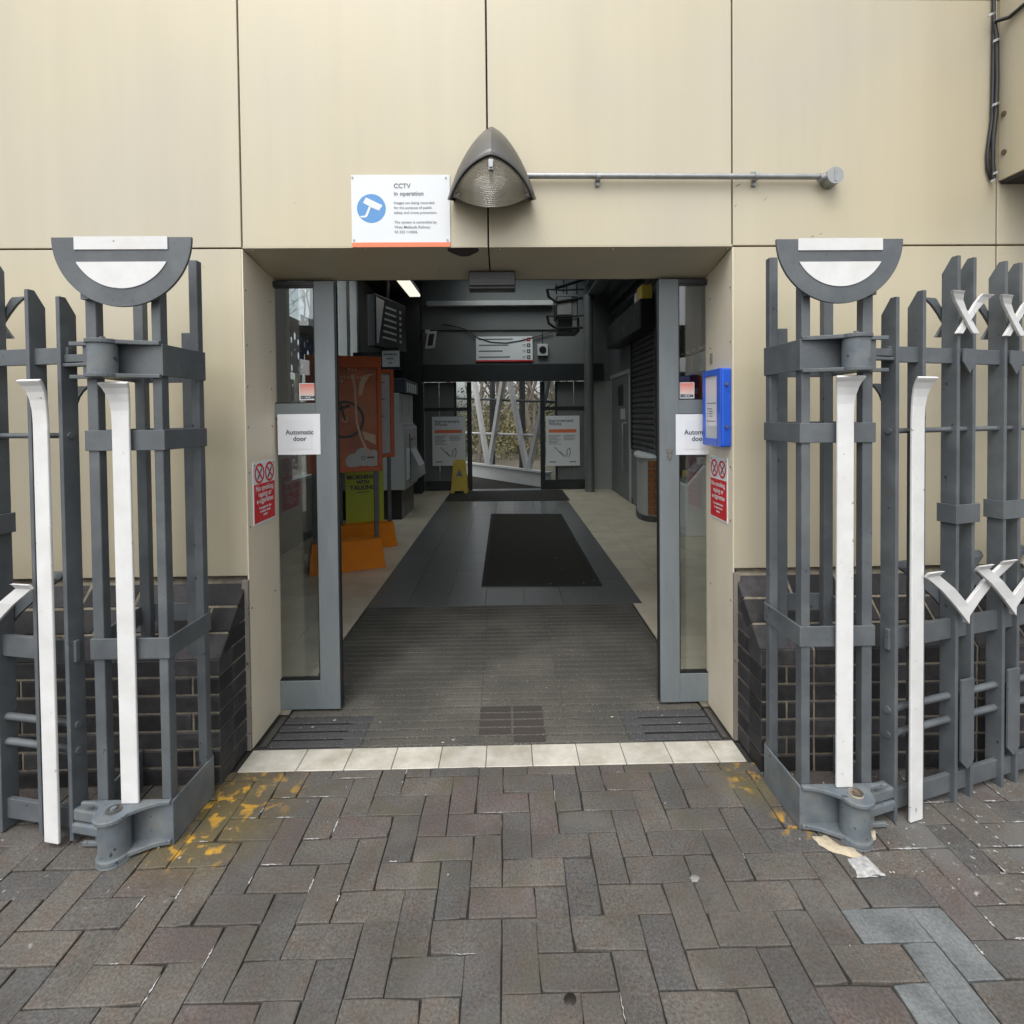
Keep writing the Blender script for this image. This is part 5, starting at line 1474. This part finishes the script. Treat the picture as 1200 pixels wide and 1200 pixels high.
tmn = thing('ticket_machine', 'grey ticket machine on dark plinth behind the poster stands', 'ticket machine', (-1.85, 7.8, 0))
tx0, tx1, ty0, ty1 = -2.36, -1.43, 7.3, 8.3
b = MB(); b.box(tx0, tx1 - .06, ty0 + .03, ty1 - .03, 0, .42); b.build('plinth', BLACK, tmn)
b = MB(); b.prism([(tx0, .421), (tx1, .421), (tx1, 1.30), (tx1 - .06, 1.36), (tx1 - .06, 1.80), (tx0, 1.80)], ty0, ty1, lambda x, z, h: (x, h, z)); b.build('cabinet', MACH, tmn, bev=.012)
b = MB(); b.box(tx0, tx1 + .02, ty0 - .01, ty1 + .01, 1.801, 2.0); b.build('canopy', NAVY, tmn, bev=.012)
b = MB()
for i in range(5): b.box(tx1 + .0205, tx1 + .024, ty0 + .12 + .16 * i, ty0 + .2 + .16 * i, 1.82, 1.95)
b.build('canopy_print', PAPER, tmn)
b = MB(); b.box(tx1 - .0595, tx1 - .05, ty0 + .15, ty0 + .7, 1.5, 1.76); b.build('screen', M('screen_pale', (.5, .52, .52), rough=.2, var=.05), tmn)
b = MB(); b.box(tx1 + .0005, tx1 + .012, ty0 + .08, ty0 + .30, .55, 1.0); b.build('door_panel', PAPER, tmn, bev=.004)
b = MB(); b.prism([(tx1 + .0005, .46), (tx1 + .15, .56), (tx1 + .13, .72), (tx1 + .0005, .98)], ty0 + .42, ty1 - .1, lambda x, z, h: (x, h, z)); b.build('tray', MACH, tmn, bev=.008)
b = MB(); b.box(tx1 + .0005, tx1 + .008, ty0 + .35, ty0 + .40, .75, 1.2); b.box(tx1 + .0005, tx1 + .008, ty0 + .5, ty0 + .8, 1.1, 1.14); b.build('slot', BLACK, tmn)
# train describer on the left
db = thing('departure_board', 'black departure board with rows of pale text high on the left wall', 'display board', (-1.95, 8.2, 2.55))
d = Vector((.30, .954, 0)); nb = Vector((.954, -.30, 0))
fr = vframe((-1.93, 7.75, 2.52), d, ZA, nb)
b = MB(); b.prism([(0, 0), (.95, 0), (.95, .78), (0, .78)], -.14, 0, fr); b.build('case', BLACK, db, bev=.01)
b = MB(); b.add([fr(.0, .74, .0006), fr(.30, .70, .0006), fr(.06, .06, .0006)], [(0, 1, 2)]); b.build('glare_panel', PAPERG, db) if False else None
b = MB()
for i in range(6):
    z = .62 - .095 * i
    b.prism([(.30 - .02 * i, z), (.62, z), (.62, z + .03), (.30 - .02 * i, z + .03)], .0005, .003, fr)
    b.prism([(.72, z - .01), (.78, z - .01), (.78, z + .035), (.72, z + .035)], .0005, .003, fr)
b.build('display_text', PAPERG, db)
b = MB(); b.prism([(.03, .05), (.08, .05), (.26, .72), (.03, .74)], .0005, .002, fr); b.build('glare_wedge', PAPERG, db)  # pale wedge painted on as glare along the board's lit side
b = MB(); b.cyl(fr(.5, .78, -.07), fr(.5, 1.6, -.07), .02, 8); b.build('hanger', BLACK, db)
b = MB()
p0, p1 = onY(448, 430, 8.0), onY(468, 411, 8.0)
t, fr = sheet('wall_notice', 'white paper notice below the departure board', 'notice', tuple(p0), p1.x - p0.x, p1.z - p0.z, mat=PAPERG, th=.006)
w, h = p1.x - p0.x, p1.z - p0.z
b = MB()
for i, (a, c) in enumerate(((.1, .9), (.28, .72), (.38, .6))):
    z = h * (.72 - .26 * i)
    n_ = int((c - a) / .1)
    for k in range(n_): b.prism([(w * (a + .1 * k), z), (w * (a + .1 * k + .07), z), (w * (a + .1 * k + .07), z + h * .1), (w * (a + .1 * k), z + h * .1)], .0065, .008, fr)
b.build('print', INK, t)
b = MB(); b.box(p0.x, p1.x, 8.01, 8.04, p0.z - .05, p1.z + .05); b.box(p0.x - .45, p0.x - .0005, 8.01, 8.04, p1.z - .1, p1.z - .02); b.build('bracket', BLACK, t)
b = MB(); b.box(XLW + .001, XLW + .008, 5.72, 6.12, .56, .735); b.build('wall_notice', M('maroon', (.16, .015, .02), rough=.5, var=.1), label='dark red notice low on the left wall seen through the glass', cat='notice')
# wet floor sign
wc = onZ(541.5, 573)
ws = thing('wet_floor_sign', 'yellow folding wet floor sign in front of the left works poster', 'wet floor sign', (wc.x, 9.85, 0))
for dy in (-1, 1):
    b = MB(); b.prism([(-.16, 0), (-.10, 0), (-.085, .05), (.085, .05), (.10, 0), (.16, 0), (.115, .60), (.06, .63), (-.06, .63), (-.115, .60)], -.008, .008, lambda x, z, h, dy=dy: (wc.x + x, 9.85 + dy * (.13 - .19 * z) + h, z)); b.build('leaf', YELLOW, ws)
b = MB(); b.add([(wc.x + x, 9.85 - (.13 - .19 * z) - .0095, z) for x, z in ((-.07, .32), (.07, .32), (0, .46))], [(0, 1, 2)]); b.build('triangle', INKL, ws)

# ------------------------------------------------------------------ beyond the far doorway: covered footbridge and trees
A, B = Vector((-.931, 12.9, 0)), Vector((.714, 10.70, 0))
dab = (B - A).normalized(); nab = Vector((-dab.y, dab.x, 0))
if nab.y < 0: nab = -nab
def onT(px, py, off=0.0):
    r = ray(px, py); o = A + nab * off
    t_ = (o.x * nab.x + o.y * nab.y) / (r.x * nab.x + r.y * nab.y)
    return Vector((r.x * t_, r.y * t_, EYE + r.z * t_))
wk = MB(); c0 = A - dab * 3; c1 = B + dab * .3
wk.prism([(-2.6, 10.305), (2.3, 10.305), (c1.x, c1.y), (c0.x, c0.y), (-2.6, c0.y)], -.2, -.03, lambda x, y, h: (x, y, h)); wk.build('walkway', MATBLACK, kind='structure')
fb_ = thing('footbridge', 'white trussed side of the footbridge beyond the far doorway', 'footbridge', tuple((A + B) / 2))
S3 = lambda q, off, z: q + nab * off + ZA * z
b = MB()
lo = A - dab * 3
def along(u): return A + dab * u
LL = (B - A).length
def fB(u, v, z): return along(u) + nab * v + ZA * z
b.prism([(-3.0, -.03), (LL + .3, -.03), (LL + .3, .27), (-3.0, .27)], -.02, .02, lambda u, z, h: fB(u, h, z)); b.build('kickplate', BRIDGEW, fb_, bev=.004)
b = MB(); b.prism([(-3.0, .271), (LL + .3, .271), (LL + .3, .31), (-3.0, .31)], -.07, .05, lambda u, z, h: fB(u, h, z)); b.build('bottom_chord', BRIDGEW, fb_)
def member(pts, wd, nm='diagonal', mat=BRIDGEW, off=0.0, th=.09):
    P_ = [onT(x, y, off) for x, y in pts]
    q = MB(); q.strap(P_, [wd] * len(P_), dab, th); q.build(nm, mat, fb_, bev=.006)
for x0, y0, x1, y1 in ((572, 547, 555, 440), (573, 547, 591, 435), (618, 553, 596, 440), (619, 553, 637, 470)):
    member([(x0, y0), (x1, y1), (x1 + (x1 - x0) * .4, y1 + (y1 - y0) * .4)], .12)
member([(520, 500), (548, 370)], .12)
for px in (577, 612): member([(px, 556), (px, 350)], .10, 'post', DARKAL, .25, .1)
for py, mt_, w_ in ((508, BRIDGEW, .05), (468, DARKAL, .05)):
    q0, q1 = onT(538, py - 1, .06), onT(650, py + 3, .06)
    b = MB(); b.cyl(q0 - (q1 - q0) * .3, q1 + (q1 - q0) * .1, .028, 8); b.build('rail', mt_, fb_)
b = MB(); b.prism([(-3.0, 3.2), (LL + .3, 3.2), (LL + .3, 3.4), (-3.0, 3.4)], -.1, .1, lambda u, z, h: fB(u, h, z)); b.build('top_chord', BRIDGEW, fb_)

def leaves(b, c, r, n, size, rn):
    for _ in range(n):
        while True:
            v = Vector((rn.uniform(-1, 1), rn.uniform(-1, 1), rn.uniform(-1, 1)))
            if v.length < 1: break
        p = c + Vector((v.x * r[0], v.y * r[1], v.z * r[2]))
        a = Vector((rn.gauss(0, 1), rn.gauss(0, 1), rn.gauss(0, 1))).normalized(); q = a.orthogonal().normalized()
        e = a.cross(q); s_ = size * rn.uniform(.6, 1.4)
        b.add([p - q * s_ * .5, p + e * s_ * .35, p + q * s_ * .5, p - e * s_ * .35], [(0, 1, 2, 3)])
def tree(x, y, h, label, seed, lv, mat=LEAFM, lean=(0, 0), r0=.16):
    rn = random.Random(seed)
    t = thing('tree', label, 'tree', (x, y, -.06), 'trees beyond the station hall')
    tb, lb_ = MB(), MB()
    def grow(p, d, L, r, lev):
        pts = [p]; n = 4
        for i in range(n):
            d = (d + Vector((rn.gauss(0, .13), rn.gauss(0, .13), rn.gauss(.03, .08)))).normalized()
            pts.append(pts[-1] + d * L / n)
        radii = [r * (1 - .45 * i / n) for i in range(n + 1)]
        tb.tube(pts, r, 5 if lev < 2 else 3, radii=radii)
        if lev >= 5 or r < .004:
            if lv and rn.random() < lv: leaves(lb_, pts[-1], (.3, .3, .25), 3, .06, rn)
            return
        kids = 4 if lev == 0 else 3
        for k in range(kids):
            i = rn.choice((2, 3, 4)) if lev else rn.choice((1, 2, 3, 4))
            nd = (d + Vector((rn.gauss(0, .6), rn.gauss(0, .6), rn.gauss(.15, .35)))).normalized()
            grow(pts[i], nd, L * rn.uniform(.55, .8), radii[i] * .62, lev + 1)
    grow(Vector((x, y, -.1)), Vector((lean[0], lean[1], 1)).normalized(), h * .42, r0, 0)
    tb.build('trunk', BARKM, t, recalc=False)
    if lb_.v: lb_.build('crown', mat, t, recalc=False)
tree(-1.6, 19, 9, 'bare branched tree seen in the left panes of the far doorway', 11, .5)
tree(.9, 17.5, 8, 'ivy clad tree seen in the right panes of the far doorway', 12, 1.0, LEAFD, (.1, 0), .13)
tree(-.9, 16.5, 7, 'slim bare tree close behind the left diagonals of the footbridge', 21, .2, r0=.09)
tree(.35, 20.5, 9, 'bare tree with forked trunk behind the right diagonals of the footbridge', 23, .3, r0=.12)
tree(2.4, 22, 10, 'bare tree beyond the right pane of the far doorway', 13, .35)
tree(-.4, 26, 11, 'tall bare tree standing behind the middle of the footbridge', 14, .5, r0=.2)
tree(-6.4, 15.5, 9, 'bare tree seen through the tall window above the cycling poster', 15, .15, lean=(.1, 0))
tree(-5.2, 10.6, 8, 'bare tree seen through the glass of the left door leaf', 17, .2)
rn = random.Random(5); ub = MB()
for k in range(60):
    x = rn.uniform(-7, 8); y = rn.uniform(17, 34); hh = rn.uniform(.6, 1.9)
    leaves(ub, Vector((x, y, hh * .6)), (1.3, 1.0, hh), 620, .10, rn)
for k in range(26):
    x = rn.uniform(-12, -5); y = rn.uniform(9, 22); leaves(ub, Vector((x, y, .7)), (1.2, 1.2, .9), 300, .09, rn)
ub.build('undergrowth', LEAFM, kind='stuff', recalc=False)
